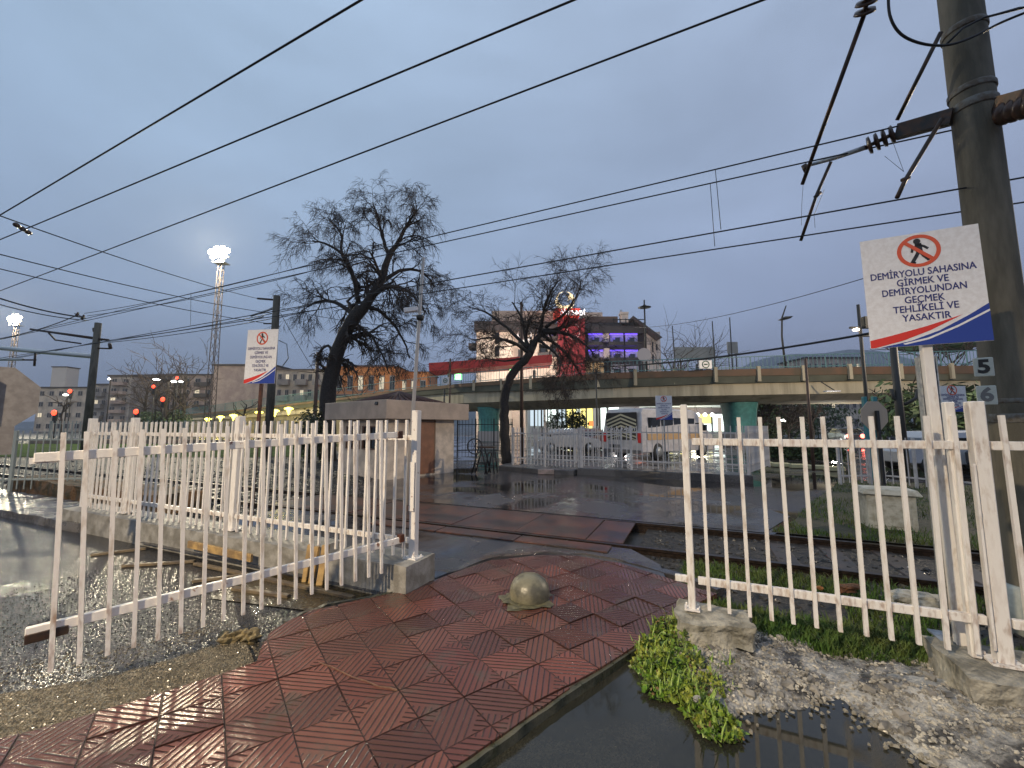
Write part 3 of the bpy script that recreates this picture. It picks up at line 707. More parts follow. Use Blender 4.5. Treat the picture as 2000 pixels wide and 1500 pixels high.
single('log_chip', MB().add(*rock(G(1600, 1148, .0), (.035, .02, .02), 15, .4, 2, .2)), mat('chip_wood', (.3, .12, .03), .8), 'small orange brown chip beside the broken piece of wood', 'wood')
single('white_rock', MB().add(*rock(G(1790, 1172, .0), (.22, .10, .07), 12, .3, 3, -.3)), mat('pale_rock', (.42, .40, .34), .7, col2=(.2, .19, .16), scale=9, bump=1), 'pale rock in the weeds behind the right fence near the sign post', 'rock')
single('litter', MB().add(*rock(G(1778, 1108, .0), (.035, .015, .012), 4, .3, 2, -.5)), sign_white, 'small white piece of litter lying by the rail at right', 'litter')
single('stone_chunk', MB().add(*rock(G(1362, 1365, .03), (.028, .02, .018), 8, .25, 2, .3)), conc, 'small pale square stone sitting in the weeds', 'stone')

# ================================================================== SIGNS
def text_mesh(txt, size, m, ext=.001, offset=0.0, align='CENTER', sp=1):
    c = bpy.data.curves.new('lettering', 'FONT'); c.body = txt; c.size = size; c.align_x = align; c.align_y = 'CENTER'; c.extrude = ext; c.offset = offset; c.space_line = sp
    c.resolution_u = 3
    o = bpy.data.objects.new('tmp', c); COL.objects.link(o)
    dg = bpy.context.evaluated_depsgraph_get(); me = bpy.data.meshes.new_from_object(o.evaluated_get(dg)); me.name = 'lettering'
    bpy.data.objects.remove(o); bpy.data.curves.remove(c)
    me.materials.clear(); me.materials.append(m)
    return me
SX = Matrix.Rotation(R(90), 4, 'X')        # drawing plane xy -> upright xz, facing -y
_sign_cache = {}
def sign_face(root, w, h, cz, far=False):
    """plate in local xz plane centred at z=cz, front facing -y"""
    MB().box((0, .004, cz), (w, .008, h)).build('panel', sign_white, root)
    k = 'far' if far else 'near'
    lines = ['DEMİRYOLU SAHASINA', 'GİRMEK VE', 'DEMİRYOLUNDAN', 'GEÇMEK', 'TEHLİKELİ VE', 'YASAKTIR']
    if (w, h) not in _sign_cache:
        n = 40; ring = MB(); ro, ri = w*.185, w*.148; cy = h*.337
        vs = []; 
        for i in range(n):
            t = 2*math.pi*i/n; vs += [(ro*math.cos(t), cy+ro*math.sin(t), 0), (ri*math.cos(t), cy+ri*math.sin(t), 0)]
        vs2 = [(a, b, .0015) for a, b, c in vs]; N = len(vs)
        fs = []
        for i in range(n):
            a = 2*i; b = (2*i+2) % N; fs += [(N+a, N+a+1, N+b+1, N+b)[::-1], (a, N+a, N+b, b)]
        ring.add(vs+vs2, fs)
        d = w*.165*.7071
        ring.add([(-d-.01*w, cy+d-.016*w, .0025), (-d+.016*w, cy+d+.01*w, .0025), (d+.01*w, cy-d+.016*w, .0025), (d-.016*w, cy-d-.01*w, .0025)], [(0, 3, 2, 1)])
        man = MB(); q = w/60
        man.lathe([(1.9*q, 0), (1.9*q, .0012)], (-.4*q, cy+6.6*q, 0), 14)
        def limb(pts, r0):
            for a, b in zip(pts, pts[1:]):
                A = Vector((a[0]*q, cy+a[1]*q)); B = Vector((b[0]*q, cy+b[1]*q)); D = (B-A).normalized(); s_ = Vector((-D.y, D.x))*r0*q; D = D*r0*q*.5
                man.prism([tuple(A-D+s_), tuple(A-D-s_), tuple(B+D-s_), tuple(B+D+s_)][::-1], 0, .0012)
        limb([(.1, 4.3), (.4, -.3)], 1.7); limb([(.1, 4.2), (-3, 2), (-3.4, -.4)], .65); limb([(.6, 4.2), (3, 2.6), (4.6, 1.0)], .7)
        limb([(.2, -.2), (-1.4, -3.4), (-3.6, -7.4)], 1.0); limb([(.6, -.2), (2.4, -3.6), (4.6, -6.6)], 1.0); limb([(4.4, -6.8), (5.8, -6.0)], .5); limb([(-3.6, -7.6), (-2.2, -7.9)], .5)
        letters = MB()
        rows = [(-.0, 1), (-1, 1), (-2, 1), (-3, 1), (-4, 1), (-5, 1)]
        fsz = w*.098
        for i, ln in enumerate(lines):
            me = text_mesh(ln, fsz, sign_txt, .0004, 0)
            vs = [v.co.copy() for v in me.vertices]
            wid = max(v.x for v in vs)-min(v.x for v in vs)
            target = {0: .88, 1: .43, 2: .70, 3: .33, 4: .54, 5: .40}[i]*w
            kx = target/wid
            for q_, (ox, oy) in enumerate(((0, 0), (-.018, -.006), (.018, .006), (-.008, .014), (.008, -.014))):
                letters.add([((v.x+ox*fsz)*kx, (v.y+oy*fsz)*1.1+h*(.145-.08*i), v.z+.0006+q_*.00012) for v in vs], [tuple(p.vertices) for p in me.polygons])
        A = lambda pts: [(x*w, y*h) for x, y in pts]
        redw = MB().prism(A([(-.5, -.497), (-.38, -.45), (.05, -.335), (.27, -.27), (.0, -.395), (-.2, -.46), (-.46, -.499)])[::-1] and A([(-.5, -.43), (-.3, -.395), (0, -.335), (.29, -.262), (.02, -.375), (-.22, -.45), (-.46, -.497), (-.5, -.497)])[::-1], 0, .0010)
        bluew = MB().prism(A([(-.42, -.498), (-.15, -.455), (.1, -.38), (.34, -.27), (.5, -.185), (.5, -.498)])[::-1], 0, .0013)
        strp = MB().prism(A([(-.22, -.475), (0, -.435), (.25, -.345), (.5, -.235), (.5, -.252), (.25, -.363), (0, -.452), (-.2, -.485)])[::-1], 0, .0020)
        _sign_cache[(w, h)] = (ring, man, letters, redw, bluew, strp)
    ring, man, letters, redw, bluew, strp = _sign_cache[(w, h)]
    for nm, mb, m in (('prohibition_ring', ring, sign_orange), ('walking_figure', man, black_m), ('lettering', letters, sign_txt), ('red_stripe', redw, sign_red), ('blue_corner', bluew, sign_blue), ('white_stripe', strp, sign_white)):
        key = '%s_%g' % (nm, w)
        me = bpy.data.meshes.get(key)
        if me is None:
            me = bpy.data.meshes.new(key)
            me.from_pydata([tuple(SX @ Vector(v)+Vector((0, -.001, 0))) for v in mb.v], [], mb.f); me.materials.append(m)
        o = link(nm, me, root); o.location = (0, 0, cz)
def sign_thing(lab, base, rz, z0, w, h, off, pm, pr=.03, post_h=None, grp=None):
    r_ = thing('warning_sign', lab, 'sign', base, rz, grp)
    MB().box((0, .03+pr, (post_h or z0+h*.9)/2), (pr*2, pr*2, post_h or z0+h*.9)).build('post', pm, r_, .004)
    sub_ = thing('x', None, None); bpy.data.objects.remove(sub_)
    n0 = len(bpy.data.objects)
    before = set(bpy.data.objects)
    sign_face(r_, w, h, z0+h/2, far=h < 1)
    for o in set(bpy.data.objects)-before: o.location.x += off
    return r_
# big sign on the white post at right: panel faces the camera, turned a little to the left
sgn = sign_thing('large white railway warning sign on a white post in front of the concrete pole', (2.945, 2.82, 0), R(-17), 2.17, .645, .82, .0, white, .028, 2.9, 'railway warning signs')
sgn.rotation_euler = (0, R(-.5), R(-25))
sgn2 = sign_thing('white railway warning sign with dark red post, left, beyond the picket fence', tuple(T(-6.9, 5.2, -.05)), R(-38), 2.26, .56, .85, .0, rust, .022, 2.8, 'railway warning signs')
SP = P(498, 800, 6.3); sgn2.location = (SP.x, SP.y, 0); sgn2.rotation_euler = (0, R(1), R(-12))
sgn3 = sign_thing('small white railway warning sign in front of the minibus', tuple(T(-.62, 14.0, .1)), 0, 1.75, .56, .80, 0, galv, .02, 2.4, 'railway warning signs')
SP = P(1301, 905, 14.0); sgn3.location = (SP.x, SP.y, .1)
sgn4 = sign_thing('small white railway warning sign partly hidden behind the double post at right', (0, 0, 0), 0, 1.93, .62, .58, 0, rust, .025, 2.3, 'railway warning signs')
SP = P(1875, 905, 9.2); sgn4.location = (SP.x, SP.y, 0)

# galvanised channel post left of the sign post
gp = thing('channel_post', 'galvanised steel channel post with drilled holes standing left of the sign post', 'post', (2.995, 2.945, 0), R(-24))
ch = MB(); ch.box((0, 0, 1.05), (.10, .008, 2.1)).box((-.046, -.028, 1.05), (.008, .05, 2.1)).box((.046, -.028, 1.05), (.008, .05, 2.1)); ch.build('channel', galv, gp)
hb = MB()
for z in (.5, .9, 1.3, 1.7, 1.95): hb.lathe([(.011, 0), (.011, .003)], (0, -.0045, z), 12, Matrix.Rotation(R(90), 4, 'X'))
hb.build('holes', black_m, gp)
MB().box((0, 0, .17), (.2, .18, .012)).build('base_plate', galv, gp)

# concrete catenary pole with its bracket
PB = Vector((4.36, 3.58, 0))
pole = thing('catenary_pole', 'tall round concrete railway pole at the right edge with a bracket over the track', 'pole', PB)
MB().lathe([(.168, -.2), (.168, 0), (.160, 2), (.152, 5), (.142, 8), (.135, 9.2)], n=40).build('shaft', conc_pole, pole)
MB().lathe([(.22, -.2), (.22, .26), (.18, .28)], n=32).build('painted_foot', mat('pale_foot', (.45, .47, .42), .6, col2=(.3, .31, .28), scale=6), pole)
MB().lathe([(.160, 4.55), (.166, 4.56), (.166, 4.62), (.160, 4.63)], n=40).build('clamp_band', band_m, pole)
MB().lathe([(.159, 4.72), (.164, 4.73), (.164, 4.77), (.159, 4.78)], n=40).build('clamp_band', band_m, pole)
MB().lathe([(.156, 5.35), (.162, 5.36), (.162, 5.40), (.156, 5.41)], n=40).build('clamp_band', band_m, pole)
MB().lathe([(.162, 1.63), (.167, 1.64), (.167, 1.70), (.162, 1.71)], n=40).build('strap', band_m, pole)
MB().lathe([(.162, 1.80), (.166, 1.81), (.166, 1.835), (.162, 1.84)], n=40).build('strap', band_m, pole)
bd = Vector((-.655, .755, 0))
def PP(px, py, Y): return P(px, py, Y)-PB
br = MB()
c0 = PP(1860, 228, 3.62); c1 = PP(1752, 258, 3.95)
br.bar(c0, c1, .08, .14)
c2 = PP(1950, 205, 3.40); c3 = PP(2040, 182, 3.05)
br.bar(c2, c3, .08, .14); br.build('bracket_beam', steel_dark, pole)
def disc_ins(a, b, r_, n=4):
    m = MB(); d = (b-a); L = d.length; q = d.to_track_quat('Z', 'Y').to_matrix().to_4x4()
    prof = [(.012, 0)]
    for i in range(n):
        z = L*(i+.25)/n; prof += [(.02, z-.001), (r_, z), (r_*.9, z+L/n*.35), (.02, z+L/n*.5)]
    prof += [(.012, L)]
    return m.lathe(prof, a, 16, q)
tip0 = PP(1748, 260, 3.96); tip1 = PP(1690, 288, 4.12); tip2 = PP(1572, 325, 4.57)
disc_ins(tip0, tip1, .095, 4).build('insulator', ins_m, pole)
MB().tube([tip1, PP(1632, 308, 4.34), tip2], [.026, .023, .018], 10).build('cantilever_tube', galv, pole)
MB().tube([PP(1688, 28, 3.45), PP(1567, 360, 4.6)], .021, 8).tube([PP(1570, 322, 4.55), PP(1576, 335, 4.55)], .03).build('stay_rod', steel_dark, pole)
disc_ins(PP(1688, 30, 3.45), PP(1700, -45, 3.25), .085, 4).build('insulator', ins_m, pole)
MB().tube([PP(1838, 62, 3.52), PP(1752, 235, 3.95)], .018, 8).build('tie_rod', steel_dark, pole)
MB().tube([PP(1840, 232, 3.6), PP(1768, 352, 3.72), PP(1752, 386, 3.72)], .019, 8).tube([PP(1762, 352, 3.72), PP(1775, 347, 3.72)], .02).build('registration_arm', steel_dark, pole)
MB().tube([PP(1623, 316, 4.35), PP(1595, 380, 4.5), PP(1564, 470, 4.62)], .017, 8).tube([PP(1592, 385, 4.5), PP(1602, 376, 4.5)], .022).build('registration_arm', steel_dark, pole)
MB().tube([PP(1570, 340, 4.6), PP(1566, 400, 4.6), PP(1565, 440, 4.62)], .0025, 4).tube([PP(1610, 370, 4.5), PP(1590, 420, 4.6), PP(1592, 445, 4.62)], .0025, 4).tube([PP(1728, 305, 3.8), PP(1765, 335, 3.75), PP(1745, 280, 3.9)], .0025, 4).build('tie_wire', wire_m, pole)
disc_ins(PP(1958, 222, 3.38), PP(2035, 198, 3.1), .10, 4).build('insulator', ins_m, pole)
MB().tube(smooth([PP(1735, -20, 3.3), PP(1738, 30, 3.3), PP(1759, 66, 3.33), PP(1800, 85, 3.36), PP(1850, 88, 3.38), PP(1900, 72, 3.38), PP(1960, 42, 3.35), PP(2040, 10, 3.2)]), .011, 8).build('drop_cable', wire_m, pole)
MB().tube([PP(1845, 90, 3.42), PP(1880, 55, 3.4), PP(1920, 35, 3.4), PP(2050, 2, 3.2)], .010, 8).tube([PP(1920, 35, 3.4), PP(1990, 15, 3.3), PP(2050, 10, 3.2)], .007, 8).build('drop_cable', wire_m, pole)
# number plates on the pole
for k, (px, py, ch_, c_) in enumerate(((1921, 717, '5', .02), (1927, 772, '6', .25))):
    c = P(px, py, 3.40)
    o = thing('number_plate', ('white number plate reading 5 strapped to the concrete pole' if k == 0 else 'white number plate reading 6 strapped below the 5'), 'plate', c, R(-34))
    pl = MB().box((0, 0, 0), (.118, .012, .16)); pl.build('plate', mat('enamel_white', (.45, .48, .43), .4, col2=(.5, .52, .46), scale=20, bump=.4), o, .012)
    me = text_mesh(ch_, .155, mat('number_ink%d' % k, (c_*.6, c_*.6, c_*.6), .5), .001, .006)
    t_ = link('digit', me, o); t_.rotation_euler = (R(90), 0, 0); t_.location = (0, -.0075, .0)

# ================================================================== OVERHEAD WIRES
def wire(name, p, q, lab, grp, r_=.009, sag=0, ext=(0, 0), cat='wire', n=14):
    p = Vector(p); q = Vector(q); d = q-p; a = p-d*ext[0]; b = q+d*ext[1]
    pts = []
    for i in range(n+1):
        t_ = i/n; v = a.lerp(b, t_); v.z -= sag*4*t_*(1-t_); pts.append(v)
    o = MB().tube(pts, r_, 5).build(name, wire_m); o.data.transform(Matrix.Translation(-a)); o.location = a
    return tag(o, lab, cat, grp)
GW = 'overhead wires along the track'
for (a, b, lab) in (((0, 420), (705, 0), 'thick wire crossing the upper left sky, nearest the top left corner'), ((0, 468), (1120, 0), 'thick wire crossing the sky, middle one of the upper three'), ((0, 568), (1490, 0), 'thick wire crossing the sky, lowest of the upper three')):
    wire('feeder_wire', G(*a, 5.6), G(*b, 5.6), lab, GW, .0112, 0, (3, .6))
for (a, b, z, lab) in (((865, 457), (1570, 290), 4.67, 'upper messenger wire passing right of the big bare tree'), ((870, 472), (1570, 318), 4.6, 'second messenger wire, just below the upper one'), ((865, 549), (1560, 425), 3.80, 'upper contact wire crossing the middle of the sky'), ((870, 567), (1560, 462), 3.80, 'lowest contact wire held by the bracket arms')):
    wire('catenary_wire', G(*a, z), G(*b, z), lab, GW, .0085, 0, (5, 1.2), n=24)
for x0, y0, z0, x1, y1, z1, lab in ((1397, 330, 4.67, 1408, 448, 3.8, 'thin dropper between the outer overhead wires'), (1387, 357, 4.6, 1396, 481, 3.8, 'thin dropper between the inner overhead wires')):
    wire('dropper_wire', G(x0, y0, z0), G(x1, y1, z1), lab, 'droppers between overhead wires', .004, 0, cat='wire', n=2)

# ================================================================== POLES AND WIRES AT LEFT
def rc_pole(px, pyt, Y, lab, r_=.16):
    t_ = P(px, pyt, Y); o = thing('catenary_pole', lab, 'pole', (t_.x, Y, 0))
    MB().lathe([(r_*1.25, 0), (r_*1.1, t_.z*.5), (r_, t_.z)], n=16).build('shaft', conc_pole, o)
    return o, Vector((t_.x, Y, 0))
p2, b2 = rc_pole(541, 578, 20, 'concrete railway pole standing right of the left warning sign')
p3, b3 = rc_pole(192, 631, 25, 'concrete railway pole at far left with a white boom', .17)
L2 = lambda x, y, Y=20: P(x, y, Y)-b2
L3 = lambda x, y, Y=25: P(x, y, Y)-b3
MB().tube([L2(503, 583), L2(541, 586)], .05, 6).tube([L2(541, 598), L2(508, 612)], .04, 6).tube([L2(541, 632), L2(515, 632)], .035, 6).build('bracket_arm', steel_dark, p2)
MB().tube([L2(541, 600), L2(490, 617)], .05, 6).tube([L2(490, 625), L2(515, 618)], .035, 6).build('bracket_tube', galv, p2)
MB().box(L2(532, 670), (.35, .1, .12)).tube([L2(545, 665), L2(560, 672), L2(563, 700), L2(552, 715)], .025, 5).build('junction_box', galv, p2)
MB().tube([L3(-40, 676), L3(188, 697)], .13, 8).tube([L3(-40, 702), L3(45, 702)], .09, 6).build('boom', mat('pale_boom', (.55, .57, .55), .4, .4), p3)
MB().tube([L3(45, 703), L3(70, 703)], .05, 6).tube([L3(69, 690), L3(67, 715)], .06, 6).tube([L3(185, 641), L3(186, 648)], .12, 6).tube([L3(190, 662), L3(212, 664)], .07).tube([L3(190, 680), L3(215, 681)], .05).tube([L3(214, 671), L3(216, 681)], .09).tube([L3(60, 643), L3(188, 662)], .07, 6).tube([L3(95, 650), L3(108, 664), L3(158, 671)], .05, 6).tube([L3(62, 643), L3(188, 660)], .05, 5).build('bracket_arm', steel_dark, p3)
GC = 'cross wires at the left'
for (a, Ya, b, Yb, lab, r_) in (((-120, 378), 7, (503, 583), 20, 'upper cross wire from the left edge to the pole by the sign', .014), ((-120, 466), 8, (530, 612), 20, 'middle cross wire from the left edge to the pole by the sign', .014), ((-120, 496), 9, (525, 632), 20, 'lower cross wire from the left edge to the pole by the sign', .014),
                           ((-60, 562), 14, (165, 620), 18, 'thick cross wire above the left floodlight glow', .03), ((-60, 577), 14, (172, 626), 18, 'thinner cross wire just below the thick one at left', .02), ((-40, 668), 14, (150, 616), 18, 'wire rising from the left edge to the span insulators', .02),
                           ((165, 612), 18, (600, 518), 14, 'upper running wire from the span insulators towards the big tree', .012), ((170, 617), 18, (600, 532), 14, 'lower running wire from the span insulators towards the big tree', .012),
                           ((-60, 712), 30, (200, 665), 25, 'faint wire below the left floodlight to the pole', .02), ((210, 665), 25, (610, 596), 20, 'upper wire between the two left poles and the big tree', .02), ((212, 669), 25, (610, 607), 20, 'lower wire between the two left poles and the big tree', .02),
                           ((545, 600), 20, (800, 640), 17, 'slack wire from the pole into the big tree', .012), ((548, 612), 20, (650, 780), 30, 'stay wire dropping from the pole to the ground', .015)):
    wire('cross_wire', P(*a, Ya), P(*b, Yb), lab, GC, r_, .15)
single('span_insulator', disc_ins(P(28, 437, 10.0), P(62, 458, 10.9), .06, 3), ins_m, 'dark insulator on the upper cross wire near the left edge', 'insulator')
single('span_insulator', disc_ins(P(145, 612, 17.8), P(168, 622, 18.1), .12, 2), ins_m, 'dark insulator where the cross wires meet above the far left pole', 'insulator')
wire('dropper_wire', P(373, 572, 16.5), P(372, 636, 22), 'thin dropper right of the far left pole', 'droppers between overhead wires', .008, n=2)
# cable on the right from the hotel to the sign
wire('overhead_cable', P(1240, 640, 40), P(1700, 540, 16), 'thin cable rising from the hotel to the right sign', 'cables over the overpass', .018, .5)
wire('overhead_cable', P(1170, 716, 26), P(1700, 651, 14), 'thick black cable sagging in front of the overpass railing', 'cables over the overpass', .045, .25)

# ================================================================== FLOODLIGHTS
glow_w = emis('floodlight_lamp', (1, .88, .55), 45)
def mast(px, pyt, pyb, Y, lab, lamps, power):
    t_ = P(px, pyt, Y); o = thing('floodlight_mast', lab, 'floodlight', (t_.x, Y, 0))
    H_ = t_.z; mb = MB(); w0, w1 = .5, .26
    for a, b in ((-1, -1), (1, -1), (1, 1), (-1, 1)): mb.bar((a*w0, b*w0, 0), (a*w1, b*w1, H_), .08, .08)
    n = 22
    for i in range(n):
        z0, z1 = H_*i/n, H_*(i+1)/n; wa = w0+(w1-w0)*i/n; wb = w0+(w1-w0)*(i+1)/n
        for a, b, c, d in ((-1, -1, 1, -1), (1, -1, 1, 1), (1, 1, -1, 1), (-1, 1, -1, -1)):
            if i % 2: a, b, c, d = c, d, a, b
            mb.bar((a*wa, b*wa, z0), (c*wb, d*wb, z1), .04, .04)
    mb.build('lattice', mat('mast_steel', (.065, .05, .045), .8, 0), o)
    MB().box((0, 0, H_-2.2), (2.0, 1.4, .1)).build('platform', galv, o)
    MB().tube([(-1.3, 0, H_-.2), (1.3, 0, H_-.2)], .07).tube([(-1.3, 0, H_-1.2), (1.3, 0, H_-1.2)], .07).build('head_frame', galv, o)
    for lx, lz in ((-1.25, -.2), (-.5, .25), (.4, .3), (1.2, -.1), (-.85, -.95), (0, -.6), (.85, -.9)):
        MB().lathe([(.22, 0), (.50, .3), (.42, .36)], (lx, -.3, H_+lz-.4), 16, Matrix.Rotation(R(80), 4, 'X')).build('lamp', glow_w, o)
    l = bpy.data.objects.new('floodlight_glow', bpy.data.lights.new('floodlight_glow', 'POINT')); COL.objects.link(l)
    l.data.energy = power; l.data.shadow_soft_size = .9; l.data.color = (1, .88, .62); l.parent = o; l.location = (0, -1.7, H_-.6)
mast(434, 488, 820, 62, 'tall lattice floodlight mast with glaring lamps left of the big tree', 5, 62000)
mast(35, 618, 830, 95, 'distant floodlight mast with glaring lamps near the left edge', 5, 50000)
# street lamp behind the camera's left shoulder, whose light falls on the fences
sl = thing('street_lamp', 'tall grey street lamp behind the viewer on the left of the path', 'street lamp', (-7.2, -4.2, 0))
MB().lathe([(.09, 0), (.06, 6.2)], n=12).tube([(0, 0, 6.2), (.5, .3, 6.5), (1.2, .7, 6.5)], .035, 8).build('pole', galv, sl)
MB().box((1.35, .8, 6.5), (.6, .3, .1), (0, 0, R(30))).build('lamp_head', galv, sl, .02)
MB().box((1.35, .8, 6.443), (.45, .2, .01), (0, 0, R(30))).build('diffuser', emis('sodium_lamp', (1, .78, .45), 20), sl)
l = bpy.data.objects.new('street_lamp_glow', bpy.data.lights.new('street_lamp_glow', 'SPOT')); COL.objects.link(l)
l.data.energy = 7500; l.data.shadow_soft_size = .15; l.data.color = (1, .80, .53); l.data.spot_size = R(165); l.data.spot_blend = .5
l.parent = sl; l.location = (1.35, .8, 6.38)

# ================================================================== YARD ISLAND, FENCES, SIGNALS
def pt_fence(lab, a, b, z, h, spacing, m, group=None, posts=2, w=.022, rails=(.2, .85), pr=.03, name='picket_fence'):
    a = Vector(a); b = Vector(b); d = b-a; L = math.hypot(d.x, d.y); ang = math.atan2(d.y, d.x)
    r_ = thing(name, lab, 'fence', (a.x, a.y, z), ang, group)
    key = 'picket_%s_%.2f_%.3f' % (m.name, h, w); pm = bpy.data.meshes.get(key) or bar_mesh(key, w, .06, h, m)
    for q in rails: MB().box((L/2, 0, h*q), (L, .03, .04)).build('rail', m, r_)
    n = min(100, int(L/spacing))
    for i in range(n):
        o = link('picket', pm, r_); o.location = ((i+.5)*L/n, -.012, 0)
    for i in range(posts):
        MB().box((L*i/(posts-1), 0, h*.5), (pr*2, pr*2, h*1.0)).build('post', m, r_)
    return r_
whiteF = mat('fence_white_far', (.60, .57, .55), .5, col2=(.45, .42, .40), scale=4)
isl_m = wet_mat('island_concrete', (.10, .095, .095), (.05, .047, .047), .35, .06, .8, .45, .6, vor=50, vstr=.3, vd=.004)
single('traffic_island', MB().prism([tuple(T(-3.75, 13.85).xy), tuple(T(1.45, 13.72).xy), tuple(T(1.9, 18.5).xy), tuple(T(2.2, 30).xy), tuple(T(-3.4, 30).xy)], -.05, .2), isl_m, 'raised wet concrete island under the minibus, dark kerb in front', 'island', None, .02)
single('concrete_slab', MB().prism([tuple(T(-6.9, 14.2).xy), tuple(T(-4.9, 13.5).xy), tuple(T(-3.8, 13.62).xy), tuple(T(-3.8, 17).xy), tuple(T(-7.0, 17).xy)], -.05, .14), isl_m, 'low wet concrete slab with a broken pinkish corner, left of the island', 'slab', None, .02)
single('painted_kerb_stone', MB().box(T(-4.72, 13.45, .06), (.55, .12, .16), (0, 0, TA+.35)), mat('pink_kerb', (.42, .30, .26), .6, col2=(.25, .2, .17), scale=8), 'pale pinkish kerb stone at the corner of the low slab', 'kerb stone', None, .01)
gF = 'white picket fences round the yard island'
pt_fence('white picket fence along the front of the island, before the minibus', T(-3.6, 14.0), T(1.35, 13.86), .2, 1.42, .155, whiteF, gF, 4, .026)
pt_fence('white picket fence left of the minibus, running up to the dark tree', T(-6.45, 14.55), T(-3.65, 14.0), .14, 1.42, .15, whiteF, gF, 3, .026)
pt_fence('white picket fence behind the left one, in front of the parked cars', T(-6.3, 16.6), T(-2.6, 16.0), .14, 1.35, .15, whiteF, gF, 3, .024)
pt_fence('white picket fence end turning back beside the minibus front', T(1.38, 13.9), T(2.3, 16.9), .2, 1.42, .14, whiteF, gF, 2, .03)
MB_ = MB().box((0, 0, .12), (2.9, .05, .25)); o_ = MB_.build('kick_board', whiteF, None); o_.location = (0, 0, 0)
bpy.data.objects.remove(o_)
greenF = mat('green_grey_fence', (.10, .13, .11), .5)
pt_fence('dark thin railing behind the dark tree by the teal pillar', P(893, 895, 21), P(1000, 895, 21), 0, 2.0, .16, black_m, None, 4, .02, name='railing')
# far left fence and kerb bank
paleg = mat('pale_green_bars', (.33, .36, .33), .5)
pt_fence('pale grey bar fence at the far left beyond the tracks', G(-150, 968, 0), G(178, 962, 0), .05, 1.45, .15, paleg, None, 3, .02, name='bar_fence')
pt_fence('pale bar fence on a low rusty wall far left, before the apartments', G(95, 862, 0), G(560, 866, 0), .3, 1.9, .55, paleg, None, 6, .06, name='bar_fence', pr=.06)
single('low_wall', MB().bar(G(60, 864, .15), G(640, 864, .15), .3, .5), mat('low_wall_paint', (.35, .22, .15), .7, col2=(.2, .16, .12), scale=1), 'long low wall with a reddish stripe under the far left bar fence', 'wall')
bank_m = mat('brown_bank', (.16, .085, .035), .8, col2=(.05, .04, .02), scale=3, bump=1, bscale=14, bdist=.05)
single('earth_bank', rough_block(MB(), -16, -9.3, 4.5, 5.3, -.1, .30, .15, .07, 3), bank_m, 'brown mossy earth bank left of the picket fence end', 'bank')
single('stone_ledge', rough_block(MB(), -17, -8.9, 3.3, 4.3, -.15, .06, .2, .03, 6), conc_wet, 'wet grey stone ledge in front of the brown earth bank', 'ledge')
struct('green_verge', poly([G(-600, 893), G(640, 893), G(660, 868), G(-600, 866)], .02), mat('verge', (.06, .11, .025), .9, spec=.05, col2=(.035, .05, .015), scale=.8, bump=1, bscale=6, bdist=.1))
# near-left octagonal sign back
so = thing('stop_sign', 'back of a grey octagonal road sign on a leaning post at the left edge', 'sign', (-5.55, 4.35, 0), R(48))
oc = [(.37*math.cos(R(22.5+45*k)), .37*math.sin(R(22.5+45*k))) for k in range(8)]
MB().prism(oc, -.006, .006, Matrix.Translation((0, 0, 1.90)) @ SX).build('panel', grey_back, so)
MB().box((0, -.04, 1.05), (.05, .05, 2.1)).build('post', mat('grey_post', (.10, .10, .10), .5, .4), so)
MB().box((0, -.03, 1.45), (.38, .012, .3)).build('lower_panel', grey_back, so)

# ================================================================== KIOSK
K = Vector((-3.81, 12.7, 0)); kl = Vector((-.79, .61, 0)).normalized(); ka = math.atan2(.79, .61)
kk = thing('kiosk', 'small pale crossing-keeper hut with a thick flat fascia and brown tiled roof', 'kiosk', K, ka)
# local x runs along the right wall, local y towards the left wall
cream_w = mat('kiosk_plaster', (.70, .58, .46), .75, col2=(.48, .40, .32), scale=2.5, bump=.3, bscale=60)
fasc = mat('kiosk_fascia', (.52, .40, .31), .7, col2=(.40, .31, .24), scale=1.2, bump=.2)
tile_r = mat('roof_tile_brown', (.10, .045, .035), .6, col2=(.06, .03, .025), scale=6)
w_ = MB(); t_ = .12
w_.box((1.4, .06, .9), (2.8, .12, 1.86)).box((1.4, 2.74, .9), (2.8, .12, 1.86)).box((2.74, 1.4, .9), (.12, 2.56, 1.86)).box((.06, 1.4, .42), (.12, 2.56, .9)).box((.06, 1.4, 1.72), (.12, 2.56, .22)).box((.06, .35, 1.24), (.12, .46, .74)).box((.06, 1.45, 1.24), (.12, .18, .74)).box((.06, 2.5, 1.24), (.12, .36, .74))
w_.build('wall', cream_w, kk)
MB().box((1.42, 1.42, 2.12), (3.55, 3.55, .58)).build('fascia', fasc, kk, .01)
rfm = MB(); rfm.add([(.15, .15, 2.42), (2.7, .15, 2.42), (2.7, 2.7, 2.42), (.15, 2.7, 2.42), (1.42, 1.42, 2.83)], [(0, 1, 4), (1, 2, 4), (2, 3, 4), (3, 0, 4), (0, 3, 2, 1)])
for k in range(9):
    a = .25+k*.28
    rfm.tube([(a, .14, 2.44), (1.42+(a-1.42)*.02, 1.40, 2.84)], .03, 5).tube([(.14, a, 2.44), (1.40, 1.42+(a-1.42)*.02, 2.84)], .03, 5)
rfm.build('roof', tile_r, kk)
door = MB().box((1.46, -.012, .90), (.76, .04, 1.72)).build('door', mat('brown_door', (.27, .11, .055), .5, col2=(.2, .08, .04), scale=3), kk)
MB().tube([(1.16, -.05, .92), (1.25, -.05, .92)], .012).build('handle', galv, door)
fr = MB(); fr.box((1.055, -.01, .93), (.05, .06, 1.8)).box((1.865, -.01, .93), (.05, .06, 1.8)).box((1.46, -.01, 1.80), (.86, .06, .05)).build('door_frame', mat('door_frame_brown', (.20, .12, .07), .6), kk)
